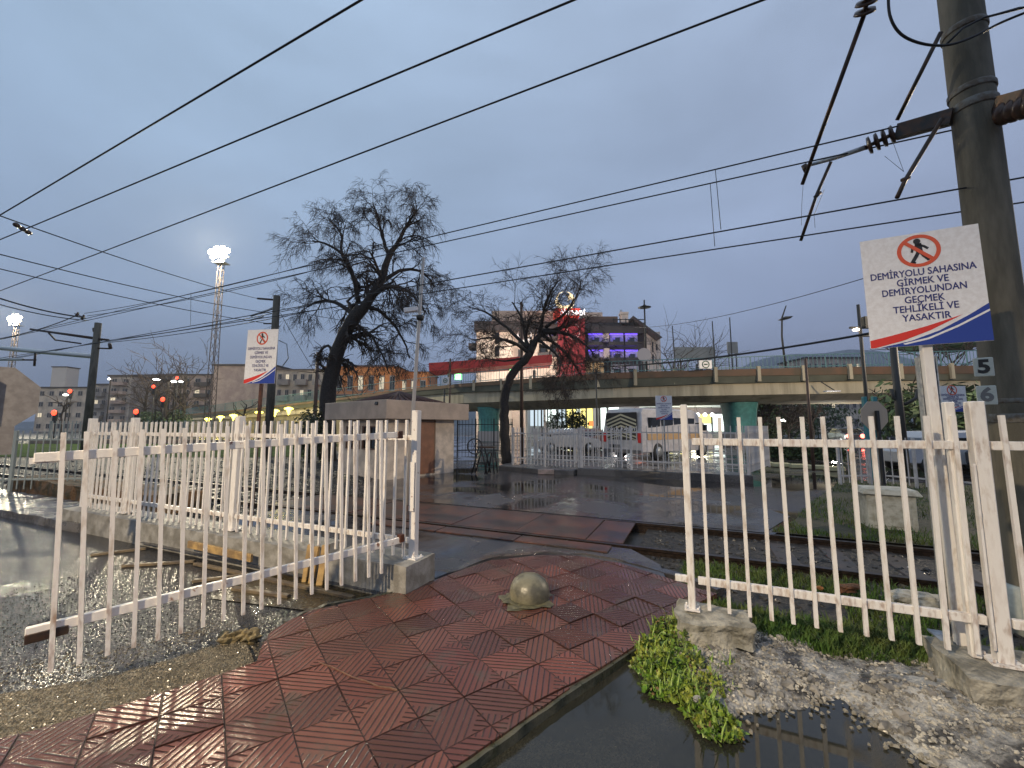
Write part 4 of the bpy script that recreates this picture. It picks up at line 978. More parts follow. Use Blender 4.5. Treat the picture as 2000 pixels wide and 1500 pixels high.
for y in (.97, 1.93):
    f = MB(); f.box((-.01, y, 1.60), (.05, .82 if y < 1 else .8, .04)).box((-.01, y, .88), (.05, .8, .04)).box((-.01, y-.38, 1.24), (.05, .04, .7)).box((-.01, y+.38, 1.24), (.05, .04, .7)).box((-.01, y, 1.24), (.04, .03, .7))
    f = f.build('window_frame', mat('win_brown', (.16, .09, .06), .5), kk); MB().box((.03, y, 1.24), (.01, .74, .7)).build('pane', glass_dark, f)
MB().box((-.36, .12, 2.30), (.06, .14, .09), (0, R(20), 0)).tube([(-.36, .12, 2.3), (-.33, .12, 2.36)], .015).build('spotlight', black_m, kk)

# CCTV mast beside the gate post
cb = P(800, 830, 8.6); cb.z = 0
cp = thing('camera_mast', 'slim grey mast with a white security camera, behind the gate hinge post', 'mast', cb)
ct = P(827, 503, 8.6)-cb
MB().tube([(0, 0, 0), (ct.x*.3, 0, ct.z*.35), (ct.x, 0, ct.z)], [.045, .04, .03], 10).build('pole', mat('mast_grey', (.36, .33, .31), .6), cp)
cm_ = P(812, 605, 8.6)-cb
MB().box((cm_.x-.10, 0, cm_.z), (.30, .10, .10), (0, R(-8), 0)).box((cm_.x+.09, 0, cm_.z-.05), (.16, .03, .03)).build('camera', sign_white, cp, .01)
MB().lathe([(.05, -.07), (.08, -.03), (.09, .03), (.05, .05)], (cm_.x+.10, 0, cm_.z-.17), 14).build('dome_camera', black_m, cp)
MB().box((cm_.x+.05, 0, cm_.z-.13), (.26, .03, .03)).build('bracket', galv, cp)

# trestle with wheel beside tree 2
tb = P(945, 941, 14.2); tb.z = 0
tr = thing('trestle_cart', 'dark metal trestle with a spoked wheel beside the kiosk yard', 'trestle', tb, R(-10))
wl = MB()
rimp = [(-.33+.26*math.cos(2*math.pi*k/20), 0, .92+.26*math.sin(2*math.pi*k/20)) for k in range(21)]
wl.tube(rimp, .022, 6)
for k in range(6): wl.tube([(-.33, 0, .92), (-.33+.26*math.cos(k*1.047), 0, .92+.26*math.sin(k*1.047))], .009, 4)
wl.build('wheel', black_m, tr)
fr = MB()
for y in (-.25, .25): fr.tube([(-.36, y, 0), (-.12, y, .9)], .028).tube([(.18, y, 0), (-.05, y, .9)], .028).tube([(-.3, y, .35), (.15, y, .35)], .022).tube([(.10, y, 0), (.20, y, .72), (.34, y, .72), (.42, y, 0)], .025).tube([(.1, y, .25), (.42, y, .25)], .02)
fr.tube([(-.12, -.25, .9), (-.12, .25, .9)], .025).tube([(.2, -.25, .72), (.2, .25, .72)], .025)
fr.build('frame', black_m, tr)
MB().box((.1, 0, .90), (.62, .3, .06)).build('top_board', steel_dark, tr)

# white concrete cable box and things on the grass at right
cbx = thing('cable_box', 'white painted concrete cable box with a cap standing in the grass', 'box', (6.02, 6.75, 0), R(-25))
pw = mat('flaking_white', (.50, .48, .40), .7, col2=(.34, .32, .25), scale=9, bump=.5)
bx_ = MB().box((0, 0, .25), (.60, .42, .54)).box((0, -.215, .22), (.46, .012, .34)); bx_.build('body', pw, cbx, .008)
MB().box((0, 0, .575), (.74, .54, .09), None, .86).build('cap', pw, cbx, .01)
tp = thing('gate_post', 'teal painted steel post frame beyond the grass at right', 'post', tuple(P(1706, 905, 12.5).xy)+(0,))
hh = P(1700, 775, 12.5).z
MB().box((-.11, 0, hh/2), (.10, .10, hh)).box((.19, 0, hh/2), (.12, .10, hh)).box((.04, 0, .25), (.28, .06, .05)).box((.04, .02, .95), (.22, .03, 1.35)).build('frame', mat('teal_gloss', (.03, .20, .22), .4), tp, .005)
os_ = thing('stop_sign', 'back of a brown-grey octagonal sign on a dark post beyond the right fence', 'sign', tuple(P(1716, 905, 9.0).xy)+(0,), R(5))
cz = P(1712, 812, 9.0).z
MB().prism([(.34*math.cos(R(22.5+45*k)), .34*math.sin(R(22.5+45*k))) for k in range(8)], -.006, .006, Matrix.Translation((0, 0, cz)) @ SX).build('panel', mat('brown_back', (.42, .34, .26), .6), os_)
MB().box((.02, -.05, cz*.53), (.06, .05, cz*1.06)).build('post', black_m, os_)
def plain_pole(lab, px, pyb, pyt, Y, r_, m, cat='pole', name='steel_pole', extra=None):
    b_ = P(px, pyb, Y); t_ = P(px, pyt, Y); o = thing(name, lab, cat, (b_.x, Y, 0))
    MB().tube([(0, 0, 0), (0, 0, t_.z)], [r_*1.15, r_*.85], 10).build('shaft', m, o)
    if extra: extra(o, Vector((b_.x, Y, 0)))
    return o
dk = mat('dark_pole', (.035, .033, .03), .6); br_ = mat('brown_pole', (.10, .06, .045), .6, .3)
def ex1(o, b): 
    MB().box(P(1676, 640, 17)-b, (.7, .1, .08)).box(P(1692, 630, 17)-b, (.25, .2, .5)).box(P(1690, 655, 17)-b, (.5, .15, .1)).build('equipment_box', dk, o); MB().lathe([(.10, 0), (.13, .05), (.02, .15)], P(1672, 646, 17)-b, 12).build('lamp', emis('small_lamp', (1, .8, .6), 6), o)
plain_pole('thin dark pole with a lamp and boxes left of the large right sign', 1703, 900, 595, 17, .07, dk, extra=ex1)
def ex2(o, b):
    for sx in (-1, 1): MB().tube([P(1767, 790, 13)-b, P(1767+sx*22, 778, 13)-b, P(1767+sx*26, 760, 13)-b], .05, 6).build('bracket', dk, o)
plain_pole('thick dark pole with curved brackets right of the octagonal sign back', 1767, 905, 650, 13, .11, dk, extra=ex2)
plain_pole('dark pole just left of the concrete pole, behind the small sign', 1868, 905, 770, 11, .07, dk)
plain_pole('dark pole behind the double post at right', 1838, 905, 660, 15, .06, dk)
plain_pole('tall brown lamp pole right of the dark tree trunk', 1019, 895, 590, 21, .09, br_)
plain_pole('thin grey pole right of the brown lamp pole', 1167, 870, 720, 30, .06, dk)
plain_pole('thin grey pole beneath the overpass at right', 1589, 915, 700, 15, .05, br_)
plain_pole('thin brown pole above the hut roof', 878, 800, 700, 24, .05, br_)
plain_pole('thin dark pole behind the hut beside the teal pillar', 866, 870, 760, 17, .04, dk)
plain_pole('wooden pole left of the big tree among the far houses', 612, 870, 688, 40, .18, br_)
whf = 'white picket fences at the right road'
pt_fence('white picket fence segment before the far traffic, left of the teal post', P(1640, 928, 11.5), P(1700, 932, 11.5), .0, 1.25, .16, whiteF, whf, 2, .02)
pt_fence('white picket fence segment right of the teal post', P(1722, 930, 11.5), P(1950, 935, 9.6), .0, 1.30, .16, whiteF, whf, 4, .02)

# ================================================================== OVERPASS
ov = thing('overpass', 'long curved concrete road overpass with teal railing and teal pillars', 'overpass', P(1300, 870, 32)*1.0)
ov.location = (0, 0, 0)
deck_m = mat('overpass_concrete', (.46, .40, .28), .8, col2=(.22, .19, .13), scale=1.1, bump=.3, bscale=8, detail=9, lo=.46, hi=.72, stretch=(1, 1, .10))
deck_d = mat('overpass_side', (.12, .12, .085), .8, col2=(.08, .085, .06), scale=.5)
deck_r = mat('rusty_parapet', (.16, .085, .045), .7, col2=(.10, .07, .04), scale=.6)
#        x,   Y,  rail, rustT, rustB, greenB, lightB, darkB
ST = [(2700, 36, 655, 704, 719, 734, 760, 774), (2150, 33.5, 678, 712, 727, 741, 766, 778), (1900, 33, 685, 714, 730, 742, 767, 779), (1694, 32.5, 690, 716, 731, 743, 767, 779), (1397, 33, 699, 722, 735, 749, 772, 783), (1197, 35.5, 706, 728, 740, 757, 776, 787), (1050, 39, 716, 738, 747, 762, 782, 794), (900, 44, 729, 749, 756, 766, 787, 798), (820, 49, 738, 757, 763, 772, 792, 801), (700, 58, 754, 772, 777, 784, 800, 806), (588, 68, 768, 786, 790, 797, 808, 812), (460, 84, 785, 801, 804, 810, 817, 820), (377, 98, 797, 808, 811, 815, 820, 822), (330, 108, 803, 812, 815, 819, 822, 824)]
def stations(k=4):
    o = []
    for a, b in zip(ST, ST[1:]):
        for i in range(k): o.append([a[j]+(b[j]-a[j])*i/k for j in range(8)])
    return o+[list(ST[-1])]
SS = stations(4)
PTS = []
for r_ in SS:
    base = P(r_[0], 800, r_[1]); PTS.append([base.xy.to_3d()]+[P(r_[0], r_[c], r_[1]).z for c in range(2, 8)])
# outward normals (towards the viewer) from the plan curve
NRM = []
for i, p in enumerate(PTS):
    a = PTS[max(0, i-1)][0]; b = PTS[min(len(PTS)-1, i+1)][0]; d = (b-a).normalized(); n_ = Vector((d.y, -d.x, 0)); 
    if n_.y > 0: n_ = -n_
    NRM.append(n_)
def sweep(name, prof, m, parent):
    """prof(i)-> list of (offset outward, z)"""
    mb = MB(); rows = [prof(i) for i in range(len(PTS))]; k = len(rows[0])
    vs = []
    for i, rw in enumerate(rows):
        for o_, z in rw: v = PTS[i][0]+NRM[i]*o_; vs.append((v.x, v.y, z))
    fs = []
    for i in range(len(PTS)-1):
        for j in range(k): fs.append((i*k+j, i*k+(j+1) % k, (i+1)*k+(j+1) % k, (i+1)*k+j))
    fs += [tuple(range(k)), tuple(range((len(PTS)-1)*k, len(PTS)*k))[::-1]]
    mb.add(vs, fs); return mb.build(name, m, parent)
sweep('deck_beam', lambda i: [(-.35, PTS[i][4]), (-.30, PTS[i][5]), (-1.6, PTS[i][6]), (-7.5, PTS[i][6]), (-9.0, PTS[i][5]), (-9.0, PTS[i][4])], deck_m, ov)
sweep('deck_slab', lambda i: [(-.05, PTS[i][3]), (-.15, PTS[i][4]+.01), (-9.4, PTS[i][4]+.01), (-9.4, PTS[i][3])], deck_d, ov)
sweep('parapet', lambda i: [(0, PTS[i][2]), (0, PTS[i][3]+.01), (-.35, PTS[i][3]+.01), (-.35, PTS[i][2])], deck_r, ov)
# railing
rl = MB()
for i in range(len(PTS)-1):
    a, b = PTS[i], PTS[i+1]
    for f in (1.0, .12):
        rl.bar(a[0]+Vector((0, 0, a[2]+(a[1]-a[2])*f)), b[0]+Vector((0, 0, b[2]+(b[1]-b[2])*f)), .06, .06)
    L = (b[0]-a[0]).length; n = max(2, int(L/.30)); 
    for k in range(n):
        t_ = k/n; p = a[0].lerp(b[0], t_); z0 = a[2]+(b[2]-a[2])*t_; z1 = a[1]+(b[1]-a[1])*t_; w = .07 if k == 0 else .028
        rl.box((p.x, p.y, (z0+z1)/2), (w, w, z1-z0))
tag(rl.build('railing', teal_rail, ov), kind='stuff')
bk = MB()
for x in (1241, 1319, 1398, 1482, 1569, 1661, 1760, 1860, 1960, 1170, 1100, 1037, 980, 926):
    i = min(range(len(SS)), key=lambda k: abs(SS[k][0]-x)); f = SS[i]; p = P(x, 750, f[1]); q = PTS[i]
    MB().box((p.x+NRM[i].x*.08, p.y+NRM[i].y*.08, (q[2]+q[4])/2+.15), (.26, .2, abs(q[2]-q[4])+.1)).build('bracket', deck_m, ov)
def pillar(px, Y, z, wx, lab=None):
    c = P(px, 850, Y); o = MB()
    prof = [(wx*.5, 0), (wx*.5, z*.5), (wx*.54, z*.8), (wx*.58, z*.93), (wx*.60, z)]
    vs = []; n = 24
    for r_, h_ in prof:
        for k in range(n):
            t_ = 2*math.pi*k/n; sx = math.copysign(abs(math.cos(t_))**.6, math.cos(t_)); sy = math.copysign(abs(math.sin(t_))**.6, math.sin(t_))
            vs.append((c.x+r_*sx, Y+r_*sy*1.1, h_-.1))
    fs = [(i*n+k, i*n+(k+1) % n, (i+1)*n+(k+1) % n, (i+1)*n+k) for i in range(len(prof)-1) for k in range(n)]
    o.add(vs, fs+[tuple(range((len(prof)-1)*n, len(prof)*n))]); o.sm = [True]*len(o.sm); pp = o.build('pillar', teal, ov)
    MB().box((c.x, Y, .55), (wx*1.05, wx*1.12, 1.1)).build('pillar_base', mat('base_plaster', (.35, .33, .32), .7), pp, .03)
pillar(1446, 36, P(1446, 781, 36).z, 2.2)
pillar(955, 45, P(955, 795, 46).z, 2.15)
pillar(2160, 37, P(2160, 778, 37).z, 2.4)
# retaining wall of the ramp at left, with yellow uplights
def ramp_wall():
    mb = MB(); vs = []; fs = []
    idx = [i for i, r_ in enumerate(SS) if r_[0] <= 830]
    for i in idx:
        p = PTS[i][0]-NRM[i]*.5; vs += [(p.x, p.y, -.1), (p.x, p.y, PTS[i][5]+.02)]
    for k in range(len(idx)-1): fs.append((2*k, 2*k+2, 2*k+3, 2*k+1))
    mb.add(vs, fs); return mb.build('retaining_wall', mat('ramp_wall', (.30, .25, .14), .8, col2=(.18, .15, .09), scale=.5), ov)
ramp_wall()
yel = emis('yellow_lamp', (1, .85, .12), 7)
gy = 'yellow wall lamps on the ramp'
for k, (x, y, w, nm) in enumerate(((406, 819, 84, 'leftmost'), (431, 815, 84, 'second from left'), (456, 812, 80, 'third from left'), (506, 806, 74, 'left of the warning sign post'), (537, 803, 70, 'between the sign post and the concrete pole'), (564, 799, 66, 'rightmost, beside the ivy'))):
    p = P(x, y, w-4)
    o = thing('wall_lamp', 'glowing yellow wall lamp on the overpass ramp, %s' % nm, 'lamp', p, 0, gy)
    MB().lathe([(.05, -.9), (.28, -.15), (.62, .0), (.62, .12), (.2, .3)], (0, 0, 0), 10).build('lamp_shade', yel, o)
    MB().box((0, .5, 0), (.12, 1.0, .12)).build('arm', black_m, o)
    l = bpy.data.objects.new('wall_lamp_glow', bpy.data.lights.new('wall_lamp_glow', 'POINT')); COL.objects.link(l); l.data.energy = 350; l.data.color = (1, .8, .2); l.data.shadow_soft_size = .5; l.parent = o; l.location = (0, -.9, .3)
# street lamps, signs and boards on the deck
def dlamp(lab, px, pyb, pyt, Y, hook):
    b_ = P(px, pyb, Y); t_ = P(px, pyt, Y); o = thing('street_lamp', lab, 'street lamp', b_, 0); H_ = t_.z-b_.z
    if hook:
        MB().tube([(0, 0, 0), (-.12, 0, H_*.5), (0, 0, H_*.8), (.45, 0, H_)], [.10, .08, .07, .05], 8).build('pole', dk, o)
        MB().lathe([(.05, .14), (.42, .02), (.60, -.03), (.40, -.14)], (.30, 0, H_*.80), 16, Matrix.Rotation(R(-12), 4, 'Y')).build('lamp_head', black_m, o)
    else:
        MB().tube([(0, 0, 0), (0, 0, H_)], [.12, .07], 8).build('pole', dk, o)
        MB().lathe([(.05, .3), (.25, .12), (.65, -.02), (.3, -.12)], (0, 0, H_*.90), 16).build('lamp_head', black_m, o)
dlamp('dark street lamp with a bent top and oval head above the overpass', 1534, 718, 597, 36, True)
dlamp('dark street lamp with a disc head in front of the hotel corner', 1263, 728, 586, 40, False)
rs = thing('round_sign', 'back of a round grey traffic sign on the overpass by the hotel', 'sign', P(1259, 728, 35.2), 0)
z_ = P(1259, 693, 35.2).z-P(1259, 728, 35.2).z
MB().lathe([(.60, 0), (.60, .04)], (0, 0, z_), 28, Matrix.Rotation(R(90), 4, 'X')).build('disc', mat('round_back', (.36, .34, .36), .5), rs); MB().tube([(0, .06, 0), (0, .06, z_+.4)], .05).build('post', galv, rs)
def board(lab, x0, y0, x1, y1, Y, m, legs=True, name='billboard', zb=None):
    a = P(x0, y1, Y); b = P(x1, y0, Y); c = (a+b)/2; bz = zb if zb is not None else a.z
    o = thing(name, lab, 'board', (c.x, Y, bz)); MB().box((0, 0, c.z-bz), (b.x-a.x, .15, b.z-a.z)).build('panel', m, o)
    if legs:
        for s_ in (-.35, .35): MB().box(((b.x-a.x)*s_, .12, (a.z-bz)/2), (.12, .12, max(.1, a.z-bz))).build('leg', dk, o)
    return o
gb = mat('grey_board', (.26, .27, .26), .7, col2=(.2, .21, .21), scale=.5)
board('wide blank grey back of a billboard beyond the overpass', 1318, 678, 1396, 700, 60, gb, zb=2)
board('small square grey back of a billboard right of the wide one', 1421, 668, 1440, 690, 60, gb, zb=2)
for x0, y0, x1, y1, Y, lab in ((1366, 704, 1389, 720, 32.7, 'white square notice with a green ring on the overpass railing, right'), (863, 737, 877, 750, 45, 'white square notice with a green ring on the overpass railing, left')):
    o = board(lab, x0, y0, x1, y1, Y, sign_white, False, 'railing_notice'); a = P(x0, y1, Y); b = P(x1, y0, Y); r_ = (b.x-a.x)*.28
    cz_ = (b.z-a.z)/2
    MB().tube([(r_*math.cos(t*.5236), -.09, cz_+r_*math.sin(t*.5236)) for t in range(13)], .04, 5).tube([(-r_*.5, -.09, cz_), (r_*.5, -.09, cz_)], .05, 5).build('ring_emblem', mat('ring_green', (.05, .14, .08), .5), o)
for k, (x, y) in enumerate(((1313, 636), (1391, 627), (1425, 620))):
    o = thing('net_pole', 'thin leaning net pole beyond the overpass, %s' % ('left of three', 'middle of three', 'right of three')[k], 'pole', P(x+5, 706, 58), 0, 'net poles beyond the overpass')
    t_ = P(x, y, 58)-P(x+5, 706, 58); MB().tube([(0, 0, -4), (0, 0, 0), t_], [.1, .1, .07], 6).build('shaft', dk, o)

# ================================================================== HOTEL
crm = mat('hotel_cream', (.72, .60, .50), .75, col2=(.62, .52, .43), scale=.5)
brn = mat('hotel_brown', (.055, .045, .045), .6, col2=(.04, .034, .034), scale=.5)
HY = 80
hp = lambda x, y, Y=HY: P(x, y, Y)
hotel = thing('hotel', 'brown and cream hotel with blue lit balconies and a red glowing tower sign', 'hotel', (hp(1100, 800).x, HY, 0))
H0_ = Vector((hp(1100, 800).x, HY, 0))
def hx(x, Y=HY): return hp(x, 750, Y).x-H0_.x
def hz(y, Y=HY): return hp(1100, y, Y).z
def hbox(name, x0, x1, y0, y1, d0, d1, m, bevel=0, parent=None):
    """box from pixel extents at depth HY+d0, thickness to HY+d1"""
    Y = HY+d0; xa, xb = hx(x0, Y), hx(x1, Y); za, zb = hz(y1, Y), hz(y0, Y)
    return MB().box(((xa+xb)/2, (d0+d1)/2, (za+zb)/2), (xb-xa, d1-d0, zb-za)).build(name, m, parent or hotel, bevel)
hbox('wall', 1120, 1262, 630, 860, 2, 14, brn)
hbox('wall', 930, 1000, 640, 860, 1, 16, crm)           # left cream wing
hbox('wall', 1000, 1095, 640, 860, 3, 16, crm)
hbox('wall', 1264, 1293, 648, 860, 1.5, 14, crm)
hbox('fascia', 925, 1030, 627, 645, -.5, 16, brn); hbox('fascia', 1030, 1100, 632, 648, .8, 16, brn)
hbox('fascia', 1142, 1268, 636, 650, .3, 14, brn)
for x0 in (923,): 
    for y0 in (670, 700): hbox('balcony', x0-9, x0+8, y0, y0+10, 3, 6, brn)
hbox('attic', 960, 1085, 607, 628, 4, 15, mat('attic_pink', (.45, .34, .28), .7))
hbox('attic', 1150, 1210, 618, 637, 3, 12, mat('attic_brown', (.12, .08, .06), .7))
hbox('attic', 1142, 1180, 610, 622, 5, 12, crm)
# lean-to roofs at the right end
ra = [(hx(1238), -1, hz(622)), (hx(1290), -1, hz(663)), (hx(1290), 13, hz(663)), (hx(1238), 13, hz(622)), (hx(1238), -1, hz(619)), (hx(1294), -1, hz(661)), (hx(1294), 13, hz(661)), (hx(1238), 13, hz(619))]
MB().add(ra, [(0, 1, 2, 3), (4, 7, 6, 5), (0, 4, 5, 1), (1, 5, 6, 2), (2, 6, 7, 3), (3, 7, 4, 0)]).build('canopy_roof', brn, hotel)
for x in (1202, 1214, 1226, 1240): MB().bar((hx(x), 0, hz(638)), (hx(x), 0, hz(622)), .15, .15).build('terrace_post', black_m, hotel)
for y in (624, 631): MB().bar((hx(1200), 0, hz(y)), (hx(1262), 0, hz(y)), .15, .15).build('terrace_rail', black_m, hotel)
ch_ = hbox('chimney', 1217, 1231, 614, 636, 2, 3.5, crm); hbox('cap', 1216, 1232, 609, 613, 1.9, 3.6, crm, parent=ch_)
MB().lathe([(.5, 0), (.3, .5), (.25, 1.0), (.02, 1.3)], (hx(1224), 2.7, hz(609)), 10).build('chimney_pot', galv, hotel)
bal_b = emis('blue_balcony_light', (.16, .08, 1.0), 2.2); win_w = emis('window_glow', (1, .85, .6), .8); win_d = glass_dark
wallin = mat('balcony_inner', (.5, .48, .55), .7)
def bal(x0, x1, y0, y1, lit, Y=0):
    """a recessed balcony: back wall, lit ceiling strip, railing slab"""
    o = hbox('balcony', x0, x1, y1, y1+7, Y-1.1, Y+.4, brn)
    hbox('niche', x0+1, x1-1, y0, y1, Y+1.4, Y+1.7, wallin, parent=o)
    w = (x1-x0)
    hbox('balcony_door', x0+w*.25, x0+w*.72, y0+8, y1, Y+1.2, Y+1.35, glass_dark, parent=o)
    if lit: hbox('light_strip', x0+1, x1-1, y0+.3, y0+2.2, Y+.5, Y+.9, bal_b, parent=o); 
    if lit:
        l = bpy.data.objects.new('balcony_light', bpy.data.lights.new('balcony_light', 'POINT')); COL.objects.link(l); l.data.energy = 22; l.data.color = (.2, .12, 1); l.data.shadow_soft_size = .2
        l.parent = hotel; l.location = (hx((x0+x1)/2), Y+.3, hz(y0+6))
for r_, (ya, yb) in enumerate(((651, 667), (683, 698), (712, 728))):
    bal(1193, 1221, ya, yb, r_ < 2); bal(1223, 1249, ya, yb, r_ < 2); bal(1150, 1180, ya, yb, r_ < 2)
for (xa, xb) in ((1052, 1072), (1074, 1092)): bal(xa, xb, 640, 655, True, 1.6); bal(xa, xb, 672, 688, False, 1.6)
for (xa, xb) in ((1181, 1192),):
    for y0 in (655, 688): hbox('wall_panel', xa, xb, y0-8, y0+12, .8, 2.2, crm)
for x0, y0, w, h in ((966, 649, 9, 22), (966, 676, 9, 20), (1012, 652, 10, 20), (1012, 682, 10, 20), (1276, 668, 3, 20), (1276, 692, 3, 20), (1284, 672, 3, 12)):
    f = hbox('window_frame', x0, x0+w, y0, y0+h, .9, 1.05, brn); hbox('pane', x0+1, x0+w-1, y0+1.5, y0+h-1.5, .84, .9, glass_dark, parent=f)
# red tower
red_t = mat('tower_red', (.22, .015, .02), .5, emit=(.8, .03, .02), es=.03); red_l = emis('sign_red_glow', (1, .06, .03), 1.3); gold = emis('emblem_glow', (1, .78, .45), 2.6); wht_g = emis('letters_glow', (1, .95, .95), 2.6)
hbox('sign_tower', 1093, 1144, 622, 760, -1.5, 3, red_t); hbox('sign_box', 1086, 1136, 602, 615, -1.8, 2, red_l)
me = text_mesh('ÖĞRETMENEVİ', 1.15, wht_g, .08, .03); wd = max(v.co.x for v in me.vertices)-min(v.co.x for v in me.vertices)
t_ = link('lettering', me, hotel); k_ = (hx(1142)-hx(1094))/wd; t_.scale = (k_, 1.15, 1); t_.rotation_euler = (R(90), 0, 0); t_.location = (hx(1118), -2.0, hz(617))
def crescent(R0, r1, off, a0=20, n=30):
    outer = [(R0*math.cos(t), R0*math.sin(t)) for t in [R(90+a0)+(R(360-2*a0))*i/n for i in range(n+1)]]
    inner = [(r1*math.cos(t), off+r1*math.sin(t)) for t in [R(90+a0)+(R(360-2*a0))*i/n for i in range(n+1)]][::-1]
    return outer, inner
def cres_mb(R0, r1, off, a0, c, dep=.25, m4=None):
    o_, i_ = crescent(R0, r1, off, a0); i_ = i_[::-1]; mb = MB(); n = len(o_); vs = []
    for (a, b) in zip(o_, i_): vs += [(c[0]+a[0], c[1], c[2]+a[1]), (c[0]+b[0], c[1], c[2]+b[1]), (c[0]+a[0], c[1]+dep, c[2]+a[1]), (c[0]+b[0], c[1]+dep, c[2]+b[1])]
    fs = []
    for i in range(n-1):
        a = 4*i; fs += [(a, a+1, a+5, a+4), (a, a+4, a+6, a+2), (a+1, a+3, a+7, a+5), (a+2, a+6, a+7, a+3)]
    return mb.add(vs, fs)
cres_mb(1.9, 1.45, .45, 14, (hx(1104), -1.5, hz(592))).build('crescent_emblem', gold, hotel)
st5 = [((.85 if k % 2 == 0 else .36)*math.sin(k*math.pi/5), (.85 if k % 2 == 0 else .36)*math.cos(k*math.pi/5)) for k in range(10)]
MB().prism(st5[::-1], 0, .25, Matrix.Translation((hx(1114), -1.5, hz(585))) @ SX).build('star_emblem', gold, hotel)
MB().tube([(hx(1119)+1.25*math.cos(t*.314), -1.62, hz(651)+1.5*math.sin(t*.314)) for t in range(21)], .10, 5).tube([(hx(1119)-.6, -1.62, hz(644)-1.6), (hx(1119)+.6, -1.62, hz(644)-1.6)], .1, 5).build('round_emblem', mat('emblem_pink', (.5, .3, .3), .5, emit=(1, .5, .45), es=.25), hotel)
cres_mb(1.5, 1.25, .5, 50, (hx(1025), .3, hz(656)), .2).build('white_crescent', sign_white, hotel)
hbox('lower_wall', 1100, 1180, 700, 735, 0, 3, mat('warm_glow_wall', (.45, .3, .15), .6, emit=(1, .6, .25), es=.12))  # warm lamplight put into the wall material as a weak glow
# antenna mast
MB().tube([(hx(1263), 1, hz(630)), (hx(1263), 1, hz(645))], .06, 5).build('antenna', dk, hotel)

# ================================================================== OTHER BUILDINGS
def blk(name, lab, x0, x1, ytop, Y, depth, m, floors, wins, group=None, lit=(), roof=None, balc=False, seed=1, wm=None, cat='building', sill=None, yb=838, turn=0):
    a = P(x0, 800, Y).x; b = P(x1, 800, Y).x; zt = P((x0+x1)/2, ytop, Y).z; W = b-a
    o = thing(name, lab, cat, ((a+b)/2, Y, 0), turn, group); rnd = random.Random(seed)
    MB().box((0, depth/2, zt/2), (W, depth, zt)).build('wall', m, o)
    wmesh = {}
    for f in range(floors):
        fz = zt*(f+.5)/floors; fh = zt/floors
        for w in range(wins):
            wx = -W/2+W*(w+.5)/wins; ww = W/wins*.5; isl = rnd.random() < (lit if isinstance(lit, float) else 0)
            key = (isl,)
            if key not in wmesh:
                q = MB(); q.box((0, -.04, 0), (ww, .1, fh*.46)); q.mi = 1; q.box((0, -.10, 0), (ww*.82, .04, fh*.38)); q.box
                q.mi = 0; q.box((0, -.13, 0), (ww*.06, .03, fh*.38))
                wmesh[key] = q.build('window', [wm or frame_m, win_w if isl else glass_dark], o); wmesh[key].location = (wx, 0, fz)
            else:
                c = link('window', wmesh[key].data, o); c.location = (wx, 0, fz)
        if balc: 
            for w in range(balc): 
                MB().box((-W/2+W*(w+.5)/balc, -.6, f*fh+fh*.18), (W/balc*.62, 1.2, fh*.36)).build('balcony', sill or m, o)
    if roof == 'hip':
        MB().add([(-W/2-.5, -.5, zt), (W/2+.5, -.5, zt), (W/2+.5, depth+.5, zt), (-W/2-.5, depth+.5, zt), (-W/4, depth/2, zt+W*.09), (W/4, depth/2, zt+W*.09)], [(0, 1, 5, 4), (1, 2, 5), (2, 3, 4, 5), (3, 0, 4), (0, 3, 2, 1)]).build('roof', tile_r, o)
    elif roof == 'flat': MB().box((0, depth/2, zt+.2), (W+.8, depth+.8, .4)).build('roof', brn, o)
    return o, zt, W
frame_m = mat('window_frames', (.30, .27, .25), .6)
pk = mat('render_pinkish', (.46, .35, .29), .8, col2=(.34, .25, .22), scale=.4); bg_ = mat('render_beige', (.56, .47, .38), .8, col2=(.33, .28, .24), scale=.3); gr_ = mat('render_grey', (.38, .34, .31), .8, col2=(.2, .18, .18), scale=.3); org = mat('render_orange', (.60, .24, .08), .8, col2=(.48, .18, .06), scale=.3)
dgr = mat('render_dark', (.14, .12, .12), .8)
blk('apartment_building', 'beige apartment block with a white roof block at the far left', 70, 182, 758, 130, 14, bg_, 4, 6, None, .05, 'flat', 0, 3)
ab = bpy.data.objects['apartment_building']
pa = P(98, 755, 129); 
tb_ = thing('roof_hut', 'white square roof block on the beige apartments at far left', 'roof block', (pa.x, 133, pa.z-.3)); MB().box((0, 0, 3.2), (4.6, 4, 7)).build('wall', mat('roof_block_white', (.55, .5, .46), .8), tb_); MB().box((0, 0, 6.9), (5, 4.4, .3)).build('roof', brn, tb_)
blk('apartment_building', 'small grey apartment block right of the far left concrete pole', 180, 208, 752, 125, 12, gr_, 4, 2, None, .1, 'flat', 1, 4)
blk('apartment_building', 'tall grey brown apartment block with stacked balconies near the far left', 208, 252, 735, 120, 14, gr_, 6, 2, None, .05, 'flat', 1, 5, sill=pk)
blk('apartment_building', 'brown apartment block with a pitched roof behind the leafless trees', 255, 345, 732, 135, 16, dgr, 5, 5, None, .1, 'hip', 0, 6)
blk('apartment_building', 'reddish brown apartment block left of the blank pink wall', 330, 414, 733, 128, 14, pk, 5, 4, None, .12, 'flat', 2, 8, sill=brn)
blk('blank_building', 'tall blank pinkish wall of a building behind the floodlight mast', 412, 528, 714, 112, 18, pk, 1, 0, None, 0., 'flat', 0, 9)
blk('apartment_building', 'grey white apartment block with lit windows left of the big tree', 536, 640, 722, 105, 14, bg_, 4, 7, None, .3, 'hip', 3, 10, sill=gr_)
blk('house', 'orange house with a tiled roof behind the big tree', 630, 775, 716, 90, 14, org, 2, 7, None, .2, 'hip', 0, 11)
blk('house', 'orange house, right one, partly behind the camera mast', 778, 835, 726, 94, 12, org, 2, 3, None, .2, 'hip', 0, 12)
